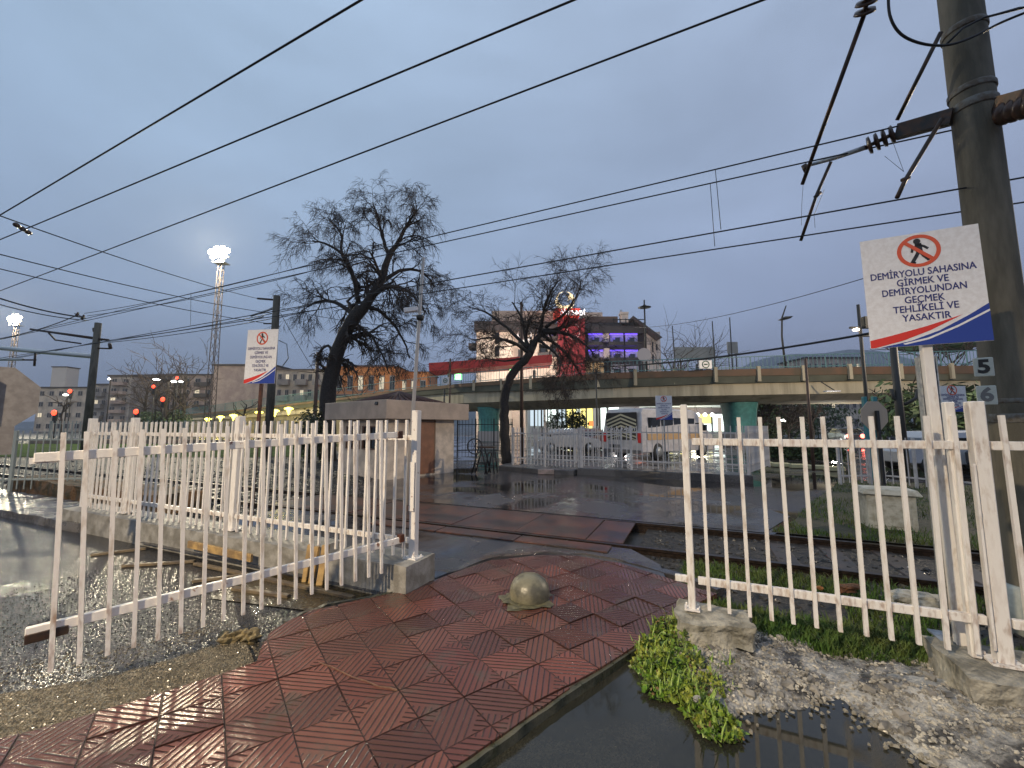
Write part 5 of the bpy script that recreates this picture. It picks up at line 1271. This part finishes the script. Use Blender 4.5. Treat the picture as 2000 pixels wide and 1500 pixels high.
blk('house', 'small dark house in front of the orange house', 640, 700, 772, 80, 8, dgr, 1, 3, None, .5, 'hip', 0, 13)
# red petrol canopy
pc = thing('station_canopy', 'long red canopy band beyond the overpass, green light below', 'canopy', P(960, 722, 66), 0); a = P(845, 722, 66); b = P(1075, 706, 66)
MB().bar((a.x-pc.location.x, 0, a.z-pc.location.z), (b.x-pc.location.x, 0, b.z-pc.location.z), 6, 1.25).build('fascia', mat('canopy_red', (.33, .02, .015), .5, emit=(.9, .05, .03), es=.05), pc)
for q in (-7, 7): MB().box((q, 1, -4), (.5, .5, 8)).build('column', gr_, pc)
for x_, y_ in ((895, 736), (1000, 722)): 
    gl = P(x_, y_, 64)-pc.location; MB().box(gl, (1.1 if x_ < 900 else .7, .2, .9 if x_ < 900 else .3)).build('green_light', emis('green_lamp', (.25, 1, .3), 5), pc)
# shops under the overpass
sh = thing('shop_row', 'row of brightly lit shops seen under the overpass', 'shops', (P(1200, 850, 62).x, 62, 0)); SB = Vector((P(1200, 850, 62).x, 62, 0))
def sbox(name, x0, x1, y0, y1, d, m, th=.2, parent=None):
    a = P(x0, y1, 62+d)-SB; b = P(x1, y0, 62+d)-SB; return MB().box(((a.x+b.x)/2, d+th/2, (a.z+b.z)/2), (b.x-a.x, th, b.z-a.z)).build(name, m, parent or sh)
shw = mat('shop_wall', (.45, .44, .42), .7)
sbox('wall', 1030, 1500, 745, 872, 1, shw, 8)
sbox('canopy_band', 1265, 1440, 796, 808, -2.0, mat('canopy_grey', (.20, .17, .18), .6), 3.0)
sbox('canopy_edge', 1262, 1440, 789, 795, -2.2, mat('canopy_white', (.6, .62, .6), .6, emit=(.8, 1, .9), es=.25), 3.2)
glw = emis('shop_window_white', (.85, 1, .93), 2.4); gly = emis('shop_window_yellow', (1, .85, .25), 1.7); glb = emis('shop_window_blue', (.75, .9, 1), .9)
for x0, x1, y0, y1, m in ((1036, 1049, 791, 832, glb), (1052, 1062, 793, 832, glb), (1066, 1073, 791, 822, glw), (1078, 1086, 790, 812, glw), (1092, 1104, 790, 830, glb), (1108, 1130, 792, 842, gly), (1125, 1133, 788, 806, glw), (1134, 1158, 792, 845, gly), (1175, 1185, 788, 845, glw), (1190, 1208, 789, 800, glw), (1212, 1232, 800, 815, glb), (1240, 1262, 800, 812, emis('red_shop_sign', (1, .25, .15), 1.2)), (1300, 1345, 812, 829, gly), (1348, 1391, 810, 826, gly), (1394, 1420, 808, 827, glw), (1300, 1425, 828, 842, glw), (1426, 1440, 806, 840, glb)):
    sbox('window', x0, x1, y0, y1, .7, m)
for x in (1044, 1058, 1070, 1089, 1098, 1106, 1119, 1132, 1146, 1160, 1172, 1187, 1300, 1346, 1392, 1423):
    a = P(x, 846, 62.5)-SB; b = P(x, 788, 62.5)-SB; MB().box((a.x, .55, (a.z+b.z)/2), (.22, .12, b.z-a.z)).build('mullion', dk, sh)
sbox('orange_sign', 1150, 1160, 822, 832, .4, emis('orange_sign', (1, .25, .05), 1.5)); sbox('column', 1160, 1168, 792, 860, .2, shw); sbox('column', 1062, 1066, 790, 860, .2, pk)
lampb = emis('round_lamp', (1, .97, .85), 7)
for x in (1318, 1363, 1377, 1391): 
    p = P(x, 804+6, 59)-SB; MB().lathe([(.02, -.28), (.2, -.2), (.28, 0), (.2, .2), (.02, .28)], p, 12).build('ceiling_lamp', lampb, sh)
for p_, e_, c_ in ((P(1360, 815, 56), 900, (1, .9, .6)), (P(1110, 800, 55), 700, (.9, 1, .9)), (P(1210, 815, 55), 500, (1, .85, .8))):
    l = bpy.data.objects.new('shop_light', bpy.data.lights.new('shop_light', 'POINT')); COL.objects.link(l); l.data.energy = e_; l.data.color = c_; l.data.shadow_soft_size = .8; l.parent = sh; l.location = p_-SB
# bushes and hedge
bush_m = mat('bush_leaf', (.03, .055, .018), .6, col2=(.05, .09, .025), scale=.8)
def bush(lab, c, r_, n, size, seed, m=bush_m, name='bush', cat='bush'):
    rnd = random.Random(seed); mb = MB()
    for _ in range(n):
        d = Vector((rnd.gauss(0, 1), rnd.gauss(0, 1), rnd.gauss(0, 1))).normalized(); k = rnd.uniform(.45, 1)*(1+.35*noise.noise(d*2+Vector((seed, 0, 0))))
        p = Vector((d.x*r_[0], d.y*r_[1], d.z*r_[2]))*k; s_ = rnd.uniform(*size); x = d.orthogonal().normalized(); x.rotate(Matrix.Rotation(rnd.uniform(0, 6.3), 3, d)); y = Vector((rnd.gauss(0, 1), rnd.gauss(0, 1), rnd.gauss(0, 1))).normalized()
        mb.add([p-x*s_, p+y*s_*.5, p+x*s_, p-y*s_*.5], [(0, 1, 2, 3)])
    o = thing(name, lab, cat, (c[0], c[1], c[2])); mb.build('foliage', m, o).location = (0, 0, r_[2]*.85)
    MB().tube([(0, 0, -.1), (0, 0, r_[2])], [.06, .03], 6).build('stem', bark, o); return o
for (x, Y, w, h, lab, sd) in ((1098, 50, 2.4, 1.5, 'dark round bush before the bright shops', 1), (1128, 46, 1.2, 1.5, 'lighter bush right of the dark round bush', 2), (1490, 40, 1.6, 1.0, 'dark bush at the foot of the right teal pillar', 3)):
    c = P(x, 870, Y); bush(lab, (c.x, Y, 0 if x > 1400 else .9), (w, w*.7, h), 900, (.12, .22), sd)
hd = MB(); rnd = random.Random(5)
ha, hb_ = P(1478, 890, 22), P(1640, 890, 19)
def pl_hedge(r):
    t_ = r.random(); p = ha.lerp(hb_, t_); return Vector((p.x+r.uniform(-.3, .3), p.y+r.uniform(-.8, .8), r.uniform(0, .75)+.12*noise.noise(Vector((p.x, 0, 0)))))
hg = leafy('hedge', 5200, pl_hedge, (.09, .17), bush_m, 31, 'dark clipped hedge along the road behind the right fence', 'hedge', kind=None)
for k, x in enumerate((1492, 1524, 1560, 1596, 1628)):
    p = P(x, 903, 17.2-.5*k); single('kerb_stone', MB().box((p.x, p.y, .07), (.62, .25, .16), (0, 0, R(-12))), mat('yellow_white_kerb', (.50, .46, .26), .6), 'yellowish painted kerb stone by the hedge, number %s from the left' % ('one', 'two', 'three', 'four', 'five')[k], 'kerb stone', 'painted kerb stones by the hedge', .02)

# ================================================================== VEHICLES
def vehicle(name, lab, cat, loc, ang, L, W, H_, m, van=False, stripe=None, lights=False):
    o = thing(name, lab, cat, loc, ang)
    if van: prof = [(0, .35), (0, H_*.55), (.10, H_*.93), (.25, H_), (L*.70, H_), (L*.78, H_*.93), (L*.90, H_*.58), (L*.985, H_*.45), (L, .5), (L, .3)]
    else: prof = [(0, .35), (0, .75), (.25, .88), (.75, .95), (1.25, H_*.96), (L*.55, H_), (L*.70, .98), (L*.96, .80), (L, .62), (L, .28)]
    mb = MB(); n = len(prof); rows = ((-.5, 1), (-.46, 1.02), (.46, 1.02), (.5, 1))
    vs = []
    for k, (y, s_) in enumerate(rows):
        for x, z in prof:
            tuck = 0 if z < H_*.55 else (z-H_*.55)*.10
            yy = y*W; yy -= math.copysign(tuck, y) if abs(y) > .3 else math.copysign(tuck*.8, y)
            vs.append((x, yy, z+(.03 if abs(y) < .48 and z > H_*.8 else 0)))
    fs = [tuple(range(n))[::-1], tuple(range(3*n, 4*n))]
    for k in range(3): fs += [(k*n+i, k*n+(i+1) % n, (k+1)*n+(i+1) % n, (k+1)*n+i) for i in range(n)]
    mb.add(vs, fs[::1]); body = mb.build('body', m, o, .03)
    wr = .36 if van else .31
    for x in (L*.19, L*.80):
        for y in (-W/2+.08, W/2-.08):
            w = MB().lathe([(wr*.55, -.11), (wr*.92, -.11), (wr, -.07), (wr, .07), (wr*.92, .11), (wr*.55, .11)], (x, y, wr), 20, Matrix.Rotation(R(90), 4, 'X')).build('wheel', rubber, o)
            MB().lathe([(.02, -.125), (wr*.56, -.12), (wr*.58, .12), (.02, .125)], (x, y, wr), 14, Matrix.Rotation(R(90), 4, 'X')).build('rim', galv, w)
    for s_ in (-1, 1):
        gl = MB(); yy = s_*(W/2-.02)
        if van:
            for a, b in ((.09, .235), (.25, .40), (.415, .565), (.585, .70)): gl.box((L*(a+b)/2, yy-s_*.04, H_*.70), (L*(b-a), .05, H_*.27), (s_*R(-4), 0, 0))
            gl.box((L*.76, yy-s_*.045, H_*.66), (L*.09, .05, H_*.16), (s_*R(-4), 0, 0))
        else:
            for a, b in ((.16, .36), (.38, .60)): gl.box((L*(a+b)/2, yy-s_*.03, 1.10), (L*(b-a), .05, .24), (s_*R(-5), 0, 0))
        gl.build('side_window', glass_dark, o)
    if van:
        MB().add([(L*.782, -W*.42, H_*.92), (L*.782, W*.42, H_*.92), (L*.897, W*.44, H_*.60), (L*.897, -W*.44, H_*.60), (L*.79, -W*.42, H_*.935), (L*.79, W*.42, H_*.935), (L*.905, W*.44, H_*.61), (L*.905, -W*.44, H_*.61)], [(0, 1, 2, 3), (4, 7, 6, 5), (0, 4, 5, 1), (1, 5, 6, 2), (2, 6, 7, 3), (3, 7, 4, 0)]).build('windscreen', glass_dark, o)
    else:
        for x0, z0, x1, z1 in ((.78, .97, 1.22, H_*.94), (L*.58, H_*.965, L*.69, 1.0)):
            MB().bar(((x0), 0, z0), ((x1), 0, z1), W*.78, .03).build('windscreen' if x0 > 1 else 'rear_window', glass_dark, o)
    return o, body
silver = mat('silver_paint', (.45, .46, .48), .25, .3, coat=.5); vanw = mat('van_white', (.62, .58, .56), .35, coat=.4, col2=(.5, .46, .44), scale=3)
A_ = Vector((5.2, 16.5, .2)); va = math.atan2(.59, .81)
A_ = A_+Vector((-.59, .81, 0))*1.02
van, vb = vehicle('minibus', 'white school minibus with chevron striped rear behind the island fence', 'minibus', A_, va, 5.6, 2.02, 2.12, vanw, True)
# rear face: window area with chevrons, lamps, plate
rear = MB().box((-.012, 0, 1.62), (.02, 1.6, .72)).build('rear_window', mat('rear_dark', (.03, .028, .025), .3), van)
cv = MB()
def chev(mb, y0, z0, dy, dz, w):
    mb.add([(-.028, y0, z0), (-.028, y0+dy, z0+dz), (-.028, y0+dy, z0+dz+w), (-.028, y0, z0+w)], [(0, 1, 2, 3)]); mb.add([(-.028, y0, z0), (-.028, y0-dy, z0+dz), (-.028, y0-dy, z0+dz+w), (-.028, y0, z0+w)], [(0, 3, 2, 1)])
for k in range(4): chev(cv, 0, 1.86-k*.155, .78, -.26, .075)
for k in range(2): chev(cv, 0, 1.14-k*.13, .78, -.20, .06)
vs_ = []
for v in cv.v: vs_.append((v[0], v[1], min(1.97, max(.84, v[2]))))
cv.v = vs_; cv.build('chevrons', mat('chevron_cream', (.55, .50, .34), .5), van)
MB().box((-.010, 0, 1.02), (.022, 1.6, .34)).build('lower_chevron_panel', mat('rear_dark2', (.04, .036, .03), .3), van)
MB().box((-.020, 0, 1.28), (.02, 1.5, .13)).build('name_strip', black_m, van)
me = text_mesh('OKUL TAŞITI', .15, sign_white, .002, .004); wd = max(v.co.x for v in me.vertices)-min(v.co.x for v in me.vertices)
t_ = link('lettering', me, van); t_.rotation_euler = (R(90), 0, R(-90)); t_.scale = (1.42/wd, 1, 1); t_.location = (-.034, 0, 1.28)
for s_ in (-1, 1): MB().box((-.01, s_*.90, .95), (.08, .14, .42)).build('tail_light', mat('tail_red', (.5, .02, .02), .3, emit=(1, .05, .03), es=.05), van, .02)
MB().box((-.02, .35, .58), (.02, .55, .14)).build('number_plate', black_m, van); MB().box((-.03, 0, .38), (.12, 1.9, .16)).build('bumper', grey_back, van, .02)
MB().box((2.4, -1.0, .98), (4.0, .03, .26)).build('side_band', mat('tan_band', (.58, .36, .17), .45), van)
for z in (.85, 1.4): MB().box((-.02, .0, z-.02), (.015, .012, .8 if z < 1 else .01)).build('door_seam', black_m, van)
for s_ in (-1, 1): MB().box((4.55, s_*1.13, 1.35), (.10, .20, .28)).box((4.6, s_*1.04, 1.3), (.05, .12, .04)).build('mirror', black_m, van, .02)
def parked(lab, px, pyb, Y, ang, m, group=None, van_=False, L=4.1, H_=1.45):
    p = P(px, pyb, Y); p.z = 0
    return vehicle('parked_car' if not van_ else 'white_van', lab, 'car' if not van_ else 'van', p, ang, L, 1.75 if not van_ else 2.0, H_, m, van_)
blue_c = mat('blue_car', (.05, .09, .18), .25, coat=.5); dark_c = mat('dark_car', (.04, .045, .05), .25, coat=.5); red_c = mat('orange_car', (.16, .08, .07), .3, coat=.5)
parked('silver parked car seen through the island fence, left', 1045, 880, 26, R(12), silver)
parked('blue parked car behind the island fence, middle', 1078, 880, 29, R(10), blue_c)
parked('reddish parked car behind the island fence near the minibus', 1130, 880, 27, R(60), red_c)
cw, _ = parked('white van with a dark windscreen on the road under the overpass', 1512, 868, 36, R(160), vanw, None, True, 4.8, 2.1)
cw.location = P(1562, 866, 62).xy.to_3d()
cq, _ = parked('silver car behind the right picket fence, partly hidden by the posts', 1730, 900, 15, R(-8), silver)
cq2, _ = parked('dark car behind the right picket fence next to the concrete pole', 1880, 900, 14, R(-8), dark_c)
hl = emis('headlight', (1, .97, .9), 30); tl = emis('tail_glow', (1, .12, .08), 10)
for k, (px, Y, dr, lab) in enumerate(((1620, 44, 1, 'far car with glaring white headlights on the road, left one'), (1650, 48, 1, 'far car with glaring white headlights on the road, right one'), (1672, 40, 0, 'far dark car with glowing red tail lamps'))):
    c, _ = parked(lab, px, 868, Y, R(-75 if dr else 78), dark_c)
    b_ = P(px, 868, Y); c.location = (b_.x, Y, 0)
    for s_ in (-.6, .6): 
        x_ = 4.1 if dr else -.02
        MB().lathe([(.02, -.16), (.16, -.1), (.2, 0), (.16, .1), (.02, .16)], (x_, s_, .68), 10, Matrix.Rotation(R(90), 4, 'Y')).build('headlight' if dr else 'tail_light', hl if dr else tl, c)
l = bpy.data.objects.new('headlight_beam', bpy.data.lights.new('headlight_beam', 'POINT')); COL.objects.link(l); l.data.energy = 500; l.data.shadow_soft_size = .3; l.data.color = (1, .96, .88); l.location = P(1630, 850, 40); 
# traffic lights
def tlight(lab, x, y, Y, s_=.2, col=(1, .05, .02), st=5):
    p = P(x, y, Y); o = thing('traffic_light', lab, 'traffic light', (p.x, Y, 0), 0, 'far traffic lights')
    MB().tube([(0, .2, 0), (0, .2, p.z)], .06, 6).build('pole', dk, o); MB().box((0, .12, p.z-.45), (.4, .2, 1.3)).build('housing', black_m, o, .02)
    MB().lathe([(.02, -.12), (s_*.8, -.08), (s_, 0), (.05, .02)], (0, -.02, p.z), 14, Matrix.Rotation(R(-90), 4, 'X')).build('red_lamp', emis('red_lamp', col, st), o)
tlight('red traffic light before the beige apartments, lower left', 106, 806, 45, .30); tlight('red traffic light just above the left fence corner post', 266, 804, 42, .26); tlight('red light high before the beige apartments', 137, 764, 60, .3)
tlight('red light before the leafless trees, upper', 300, 755, 60, .25); tlight('red light before the leafless trees, lower', 318, 780, 55, .3); tlight('red light high on the brown apartment block', 346, 738, 70, .25)
def slamp(lab, x, y, Y, s_, g='far street lamps'):
    p = P(x, y, Y); o = thing('street_lamp', lab, 'street lamp', (p.x, Y, 0), 0, g)
    MB().tube([(0, .3, 0), (0, .3, p.z-.2), (0, 0, p.z)], .08, 6).build('pole', dk, o); MB().lathe([(.05, .15), (s_, .0), (s_*.7, -.12), (.02, -.15)], (0, 0, p.z), 12).build('lamp_head', emis('white_lamp', (1, 1, .9), 12), o)
slamp('white street lamp by the leafless trees, left', 306, 741, 70, .55); slamp('pair of white street lamps by the leafless trees, left lamp', 340, 745, 70, .45); slamp('pair of white street lamps by the leafless trees, right lamp', 352, 745, 71, .45); slamp('small white street lamp before the beige apartments', 128, 771, 60, .3); slamp('small white street lamp by the grey balconies', 213, 740, 70, .22)
slamp('white street lamp glowing under the overpass at right', 1529, 821, 52, .5)
# flat pale lamp fixture below the overpass edge
p = P(1625, 764, 31.4); fx = thing('overpass_lamp', 'pale flat lamp fixture on an arm at the overpass edge', 'lamp', p); MB().box((0, 0, 0), (1.1, .4, .08)).build('lamp_head', sign_white, fx, .02); MB().bar((.3, .1, .05), (-.35, .6, .8), .08, .08).build('arm', dk, fx)

# ================================================================== TREES
def tree(name, lab, limbs, seed, Y, tw, depth=4, droop=.15, rad0=.3, dens=1.0, sc=1.0, grp=None, base=None, LS=1.0):
    rnd = random.Random(seed); tk = MB(); cr_ = MB()
    b0 = Vector(base) if base else Vector((limbs[0][0][0].x, limbs[0][0][0].y, 0))
    def branch(p, d, L, r_, lev):
        n = 4 if lev < 3 else 3; pts = [p]; q = p.copy(); dd = d.copy()
        for i in range(n):
            dd = (dd+Vector((rnd.gauss(0, .16), rnd.gauss(0, .16), rnd.gauss(0, .14)+(.10 if lev < 2 else -droop)))).normalized(); q = q+dd*L/n; pts.append(q.copy())
        r1 = r_*.45; rs = [r_+(r1-r_)*i/n for i in range(n+1)]
        (cr_).tube([v-b0 for v in pts], rs, 5 if lev < 2 else 3, False)
        if lev >= depth: return
        k = max(2, int((5 if lev < 2 else 4.3)*dens+rnd.random()))
        for i in range(k):
            t_ = rnd.uniform(.22, 1.0) if i else 1.0; j = min(n-1, int(t_*n)); bp_ = pts[j].lerp(pts[j+1], t_*n-j)
            dx = (pts[j+1]-pts[j]).normalized(); ax = dx.orthogonal().normalized(); ax.rotate(Matrix.Rotation(rnd.uniform(0, 6.28), 3, dx)); an = rnd.uniform(.35, 1.05)
            nd_ = (dx*math.cos(an)+ax*math.sin(an)).normalized()
            branch(bp_, nd_, L*rnd.uniform(.5, .78), max(r_*.5, tw), lev+1)
    for pts, r0, r1, nb, L in limbs:
        n = len(pts); rs = [r0+(r1-r0)*i/(n-1) for i in range(n)]
        # smooth the limb
        sm = []; sr = []
        for i in range(n-1):
            for k in range(4):
                t_ = k/4; a = pts[max(0, i-1)]; b = pts[i]; c = pts[i+1]; d = pts[min(n-1, i+2)]
                sm.append(.5*((2*b)+(c-a)*t_+(2*a-5*b+4*c-d)*t_**2+(3*b-a-3*c+d)*t_**3)+Vector((rnd.gauss(0, .02), rnd.gauss(0, .02), 0))*sc); sr.append(rs[i]+(rs[i+1]-rs[i])*t_)
        sm.append(pts[-1]); sr.append(rs[-1])
        tk.tube([v-b0 for v in sm], sr, 10)
        for i in range(nb):
            t_ = 1-(rnd.random()**1.3)*.72 if nb > 1 else 1; j = min(len(sm)-2, int(t_*(len(sm)-1))); p = sm[j]; dx = (sm[j+1]-sm[j]).normalized()
            ax = dx.orthogonal().normalized(); ax.rotate(Matrix.Rotation(rnd.uniform(0, 6.28), 3, dx)); an = rnd.uniform(.4, 1.2) if i else .2
            d = (dx*math.cos(an)+ax*math.sin(an)).normalized(); branch(p, d, L*LS*rnd.uniform(.7, 1.15), max(sr[j]*.5, tw*1.5), 1)
    o = thing(name, lab, 'tree', b0, 0, grp); tk.build('trunk', bark, o); cr_.build('crown', twig_m, o); return o
Y1 = 19.5
q = lambda x, y, Y=Y1: P(x, y, Y)
tree('bare_tree', 'big leaning leafless tree with a dense drooping crown behind the hut', [
    ([q(640, 905), q(640, 780), q(655, 700), q(680, 640, 19.4), q(705, 600)], .40, .26, 4, 2.6),
    ([q(680, 640), q(715, 595), q(745, 545), q(760, 500), q(775, 478)], .27, .10, 8, 2.3),
    ([q(775, 478), q(795, 440), q(815, 410, 19)], .10, .04, 7, 2.0),
    ([q(760, 500), q(745, 460, 20), q(740, 430, 20), q(728, 395, 20)], .10, .03, 8, 2.0),
    ([q(700, 590), q(690, 540, 19), q(672, 500, 18.6), q(640, 478, 18.6), q(610, 470, 18.6)], .12, .03, 8, 1.9),
    ([q(700, 560), q(668, 495, 20.5), q(665, 455, 21), q(640, 425, 21)], .10, .03, 8, 1.8),
    ([q(690, 615), q(655, 590, 20), q(620, 590, 20.5), q(600, 600, 20.5)], .12, .03, 7, 1.9),
    ([q(725, 580), q(760, 560, 18.5), q(800, 570, 18.2), q(830, 610, 18)], .13, .03, 10, 1.7),
    ([q(735, 560), q(780, 530, 20.5), q(820, 530, 21), q(850, 560, 21)], .12, .03, 9, 1.7),
    ([q(715, 600), q(745, 610, 20), q(780, 650, 20), q(800, 700, 20)], .11, .03, 9, 1.6),
    ([q(690, 640), q(720, 650, 19), q(745, 690, 19), q(760, 730, 19)], .09, .025, 8, 1.4),
    ([q(655, 700), q(640, 675), q(622, 690)], .10, .03, 3, .9),
], 4, Y1, .0078, 4, .20, dens=1.2, LS=.62)
ivy_m = mat('ivy_leaf', (.022, .032, .014), .55, col2=(.04, .055, .02), scale=2)
bush('dark ivy mass round the foot of the big leaning tree', tuple(P(604, 905, 18.6).xy)+(0,), (.75, .8, 1.35), 2600, (.05, .10), 8, ivy_m, 'ivy', 'ivy')
Y2 = 18.2
q2 = lambda x, y, Y=Y2: P(x, y, Y)
tree('bare_tree', 'dark leafless tree with a bent trunk and wide spreading crown before the overpass', [
    ([q2(990, 906), q2(986, 850), q2(984, 800), q2(990, 755), q2(1008, 722), q2(1035, 690)], .24, .17, 1, 1.5),
    ([q2(1035, 690), q2(1050, 660), q2(1070, 645), q2(1085, 655)], .16, .08, 4, 1.5),
    ([q2(1035, 690), q2(1025, 655, 18.5), q2(1018, 620, 18.8), q2(1000, 590, 19)], .10, .03, 7, 1.5),
    ([q2(1055, 655), q2(1060, 620, 17.8), q2(1070, 580, 17.6), q2(1095, 545, 17.6)], .10, .025, 8, 1.5),
    ([q2(1035, 690), q2(1000, 668, 17.6), q2(960, 660, 17.4), q2(925, 665, 17.4)], .09, .02, 8, 1.5),
    ([q2(1030, 680), q2(990, 640, 19), q2(950, 610, 19.3), q2(915, 600, 19.5)], .09, .02, 8, 1.5),
    ([q2(1060, 650), q2(1100, 650, 18), q2(1140, 670, 17.8), q2(1165, 700, 17.8)], .10, .025, 10, 1.3),
    ([q2(1060, 655), q2(1095, 680, 18.6), q2(1120, 710, 18.8), q2(1135, 735, 18.8)], .09, .025, 10, 1.15),
    ([q2(1050, 665), q2(1085, 690, 17.5), q2(1095, 720, 17.3), q2(1090, 740, 17.3)], .07, .02, 8, 1.0),
    ([q2(1065, 640), q2(1100, 615, 18), q2(1125, 580, 18), q2(1135, 545, 18)], .08, .02, 7, 1.4),
    ([q2(1020, 700), q2(985, 705, 17.8), q2(950, 700, 17.6)], .06, .02, 5, 1.2),
], 11, Y2, .0070, 4, .10, dens=1.15, LS=.72)
def small_tree(lab, px, pyb, pyt, Y, seed, spread=.25, tw=.03, grp='leafless trees far off', nb=10, dens=.8, depth=3):
    a = P(px, pyb, Y); a.z = 0; b = P(px, pyt, Y); H_ = b.z
    tree('bare_tree', lab, [([a, a+Vector((.1, 0, H_*.3)), a+Vector((0, 0, H_*.5)), a+Vector((.2, 0, H_*.72))], H_*.025, H_*.009, nb, H_*spread*1.1)], seed, Y, tw, depth, -.03, dens=dens, grp=grp)
small_tree('leafless tree behind the wide billboard, left', 1318, 800, 650, 62, 21, .3, .035); small_tree('leafless tree behind the wide billboard, right', 1362, 800, 658, 64, 22, .3, .035)
small_tree('leafless tree before the brown apartments, left of the mast', 355, 830, 690, 75, 23, .3, .045); small_tree('broad leafless tree left of the mast', 320, 830, 705, 70, 24, .34, .045)
small_tree('pruned leafless tree left of the warning sign post', 475, 830, 762, 45, 25, .25, .05, nb=4, depth=2); small_tree('thin leafless tree before the beige apartments', 118, 830, 765, 50, 26, .25, .04, nb=5, depth=2)
small_tree('leafless tree by the grey balconies', 280, 830, 720, 80, 27, .32, .045); small_tree('leafless tree right of the orange house, behind the mast', 700, 830, 735, 60, 28, .3, .03)
for k, (x, yt, Y) in enumerate(((1490, 792, 40), (1515, 790, 46), (1540, 790, 42), (1565, 792, 48), (1590, 795, 44), (1745, 790, 30), (1800, 770, 30), (1850, 660, 40))):
    small_tree(('dark tree trunk group right of the teal pillar, first', 'dark tree right of the teal pillar, second', 'dark tree right of the teal pillar, third', 'dark tree right of the teal pillar, fourth', 'dark tree right of the teal pillar, fifth', 'dark tree behind the octagonal sign back', 'dark tree behind the galvanised post', 'dark tree above the overpass beside the large sign')[k], x, 870, yt, Y, 40+k, .36, .05, 'dark trees beyond the right fence', 9, .9, 3)
for k, (x, Y, w, h, lab) in enumerate(((330, 72, 4, 2.6, 'dark evergreen bush below the leafless trees at left'), (290, 76, 3.5, 2.5, 'dark bush left of the evergreen bush'), (1480, 46, 3, 3.2, 'dark leafy mass right of the teal pillar'), (1600, 60, 6, 3.5, 'dark leafy mass under the overpass centre right'), (1790, 26, 3, 2.4, 'dark leafy mass behind the right white posts'), (1545, 58, 5, 3.4, 'dark leafy mass behind the white van'), (1900, 22, 2.2, 2.2, 'dark bush behind the concrete pole'))):
    c = P(x, 870, Y); bush(lab, (c.x, Y, 0), (w, w*.6, h), 1500, (.18, .34), 60+k, bush_m)
single('rooftop_crown', MB().add(*rock(P(1835, 672, 45), (3.6, 2, .9), 9, .3, 3)), bush_m, 'dark treetop above the overpass railing between sign and pole', 'treetop')
# far town on the slope and hill
blk('apartment_building', 'distant pale apartment block under the overpass at right', 1600, 1680, 797, 150, 14, gr_, 6, 9, None, .25, 'flat', 0, 71)
blk('house', 'distant pinkish houses under the overpass, right of the teal pillar', 1500, 1590, 800, 140, 14, pk, 4, 8, None, .25, 'flat', 0, 72)
blk('apartment_building', 'long pale roof terrace building far beyond the overpass railing', 1580, 1690, 700, 120, 12, bg_, 4, 8, None, .1, 'flat', 0, 73)
hill_m = mat('hillside', (.07, .08, .07), .9, col2=(.045, .055, .05), scale=.01)
def hill(x, y):
    u = x/1500; h = 300*math.exp(-((x-1480)/620)**2)+170*math.exp(-((x-400)/300)**2*.7)*.5+70
    h *= math.exp(-((y-1900)/420)**2)
    return (x, y, h*(1+.10*noise.noise(Vector((x/260, y/260, 0))))-6)
struct('hill', grid(-600, 3600, 1000, 2600, 70, 26, hill), hill_m)
def hill2(x, y):
    h = 95*math.exp(-((x+900)/900)**2)*math.exp(-((y-1700)/300)**2)
    return (x, y, h*(1+.12*noise.noise(Vector((x/200, y/200, 5))))-6)
struct('hill', grid(-2800, 400, 1100, 2300, 40, 16, hill2), hill_m)

# street lamp of the yard, outside the picture at right; it lights the hut, the minibus and the overpass
sl2 = thing('street_lamp', 'tall street lamp of the yard beyond the right edge of the view', 'street lamp', (27, 13, 0))
MB().lathe([(.10, 0), (.07, 9.2)], n=12).tube([(0, 0, 9.2), (-.6, .2, 9.5), (-1.6, .5, 9.5)], .035, 8).build('pole', galv, sl2)
MB().box((-1.8, .55, 9.5), (.7, .3, .12)).build('lamp_head', galv, sl2, .02)
MB().box((-1.8, .55, 9.43), (.5, .22, .01)).build('diffuser', emis('yard_lamp', (1, .85, .6), 20), sl2)
l = bpy.data.objects.new('yard_lamp_glow', bpy.data.lights.new('yard_lamp_glow', 'POINT')); COL.objects.link(l)
l.data.energy = 8500; l.data.shadow_soft_size = .2; l.data.color = (1, .82, .58); l.parent = sl2; l.location = (-1.8, .55, 9.2)
for q_ in (-3.5, 3.5):  # unseen fill lamps added above the canopy to brighten the hotel front
    l = bpy.data.objects.new('canopy_light', bpy.data.lights.new('canopy_light', 'POINT')); COL.objects.link(l)
    l.data.energy = 5000; l.data.shadow_soft_size = .5; l.data.color = (1, .86, .72); l.parent = pc; l.location = (q_+6, 3.5, 2.5)
# ================================================================== HAZE
hz_ = MB().box((0, 1390, 160), (6100, 3100, 322.4)); hm = bpy.data.materials.new('haze_air'); hm.use_nodes = True; ht = hm.node_tree; ht.nodes.clear()
ho = nd(ht, 'ShaderNodeOutputMaterial'); hv = nd(ht, 'ShaderNodeVolumePrincipled'); hv.inputs['Color'].default_value = (.86, .9, 1, 1); hv.inputs['Density'].default_value = .00035
ht.links.new(hv.outputs[0], ho.inputs['Volume'])
tag(hz_.build('haze', hm), 'thin dusk haze in the air over the whole place', 'haze', None, 'stuff')
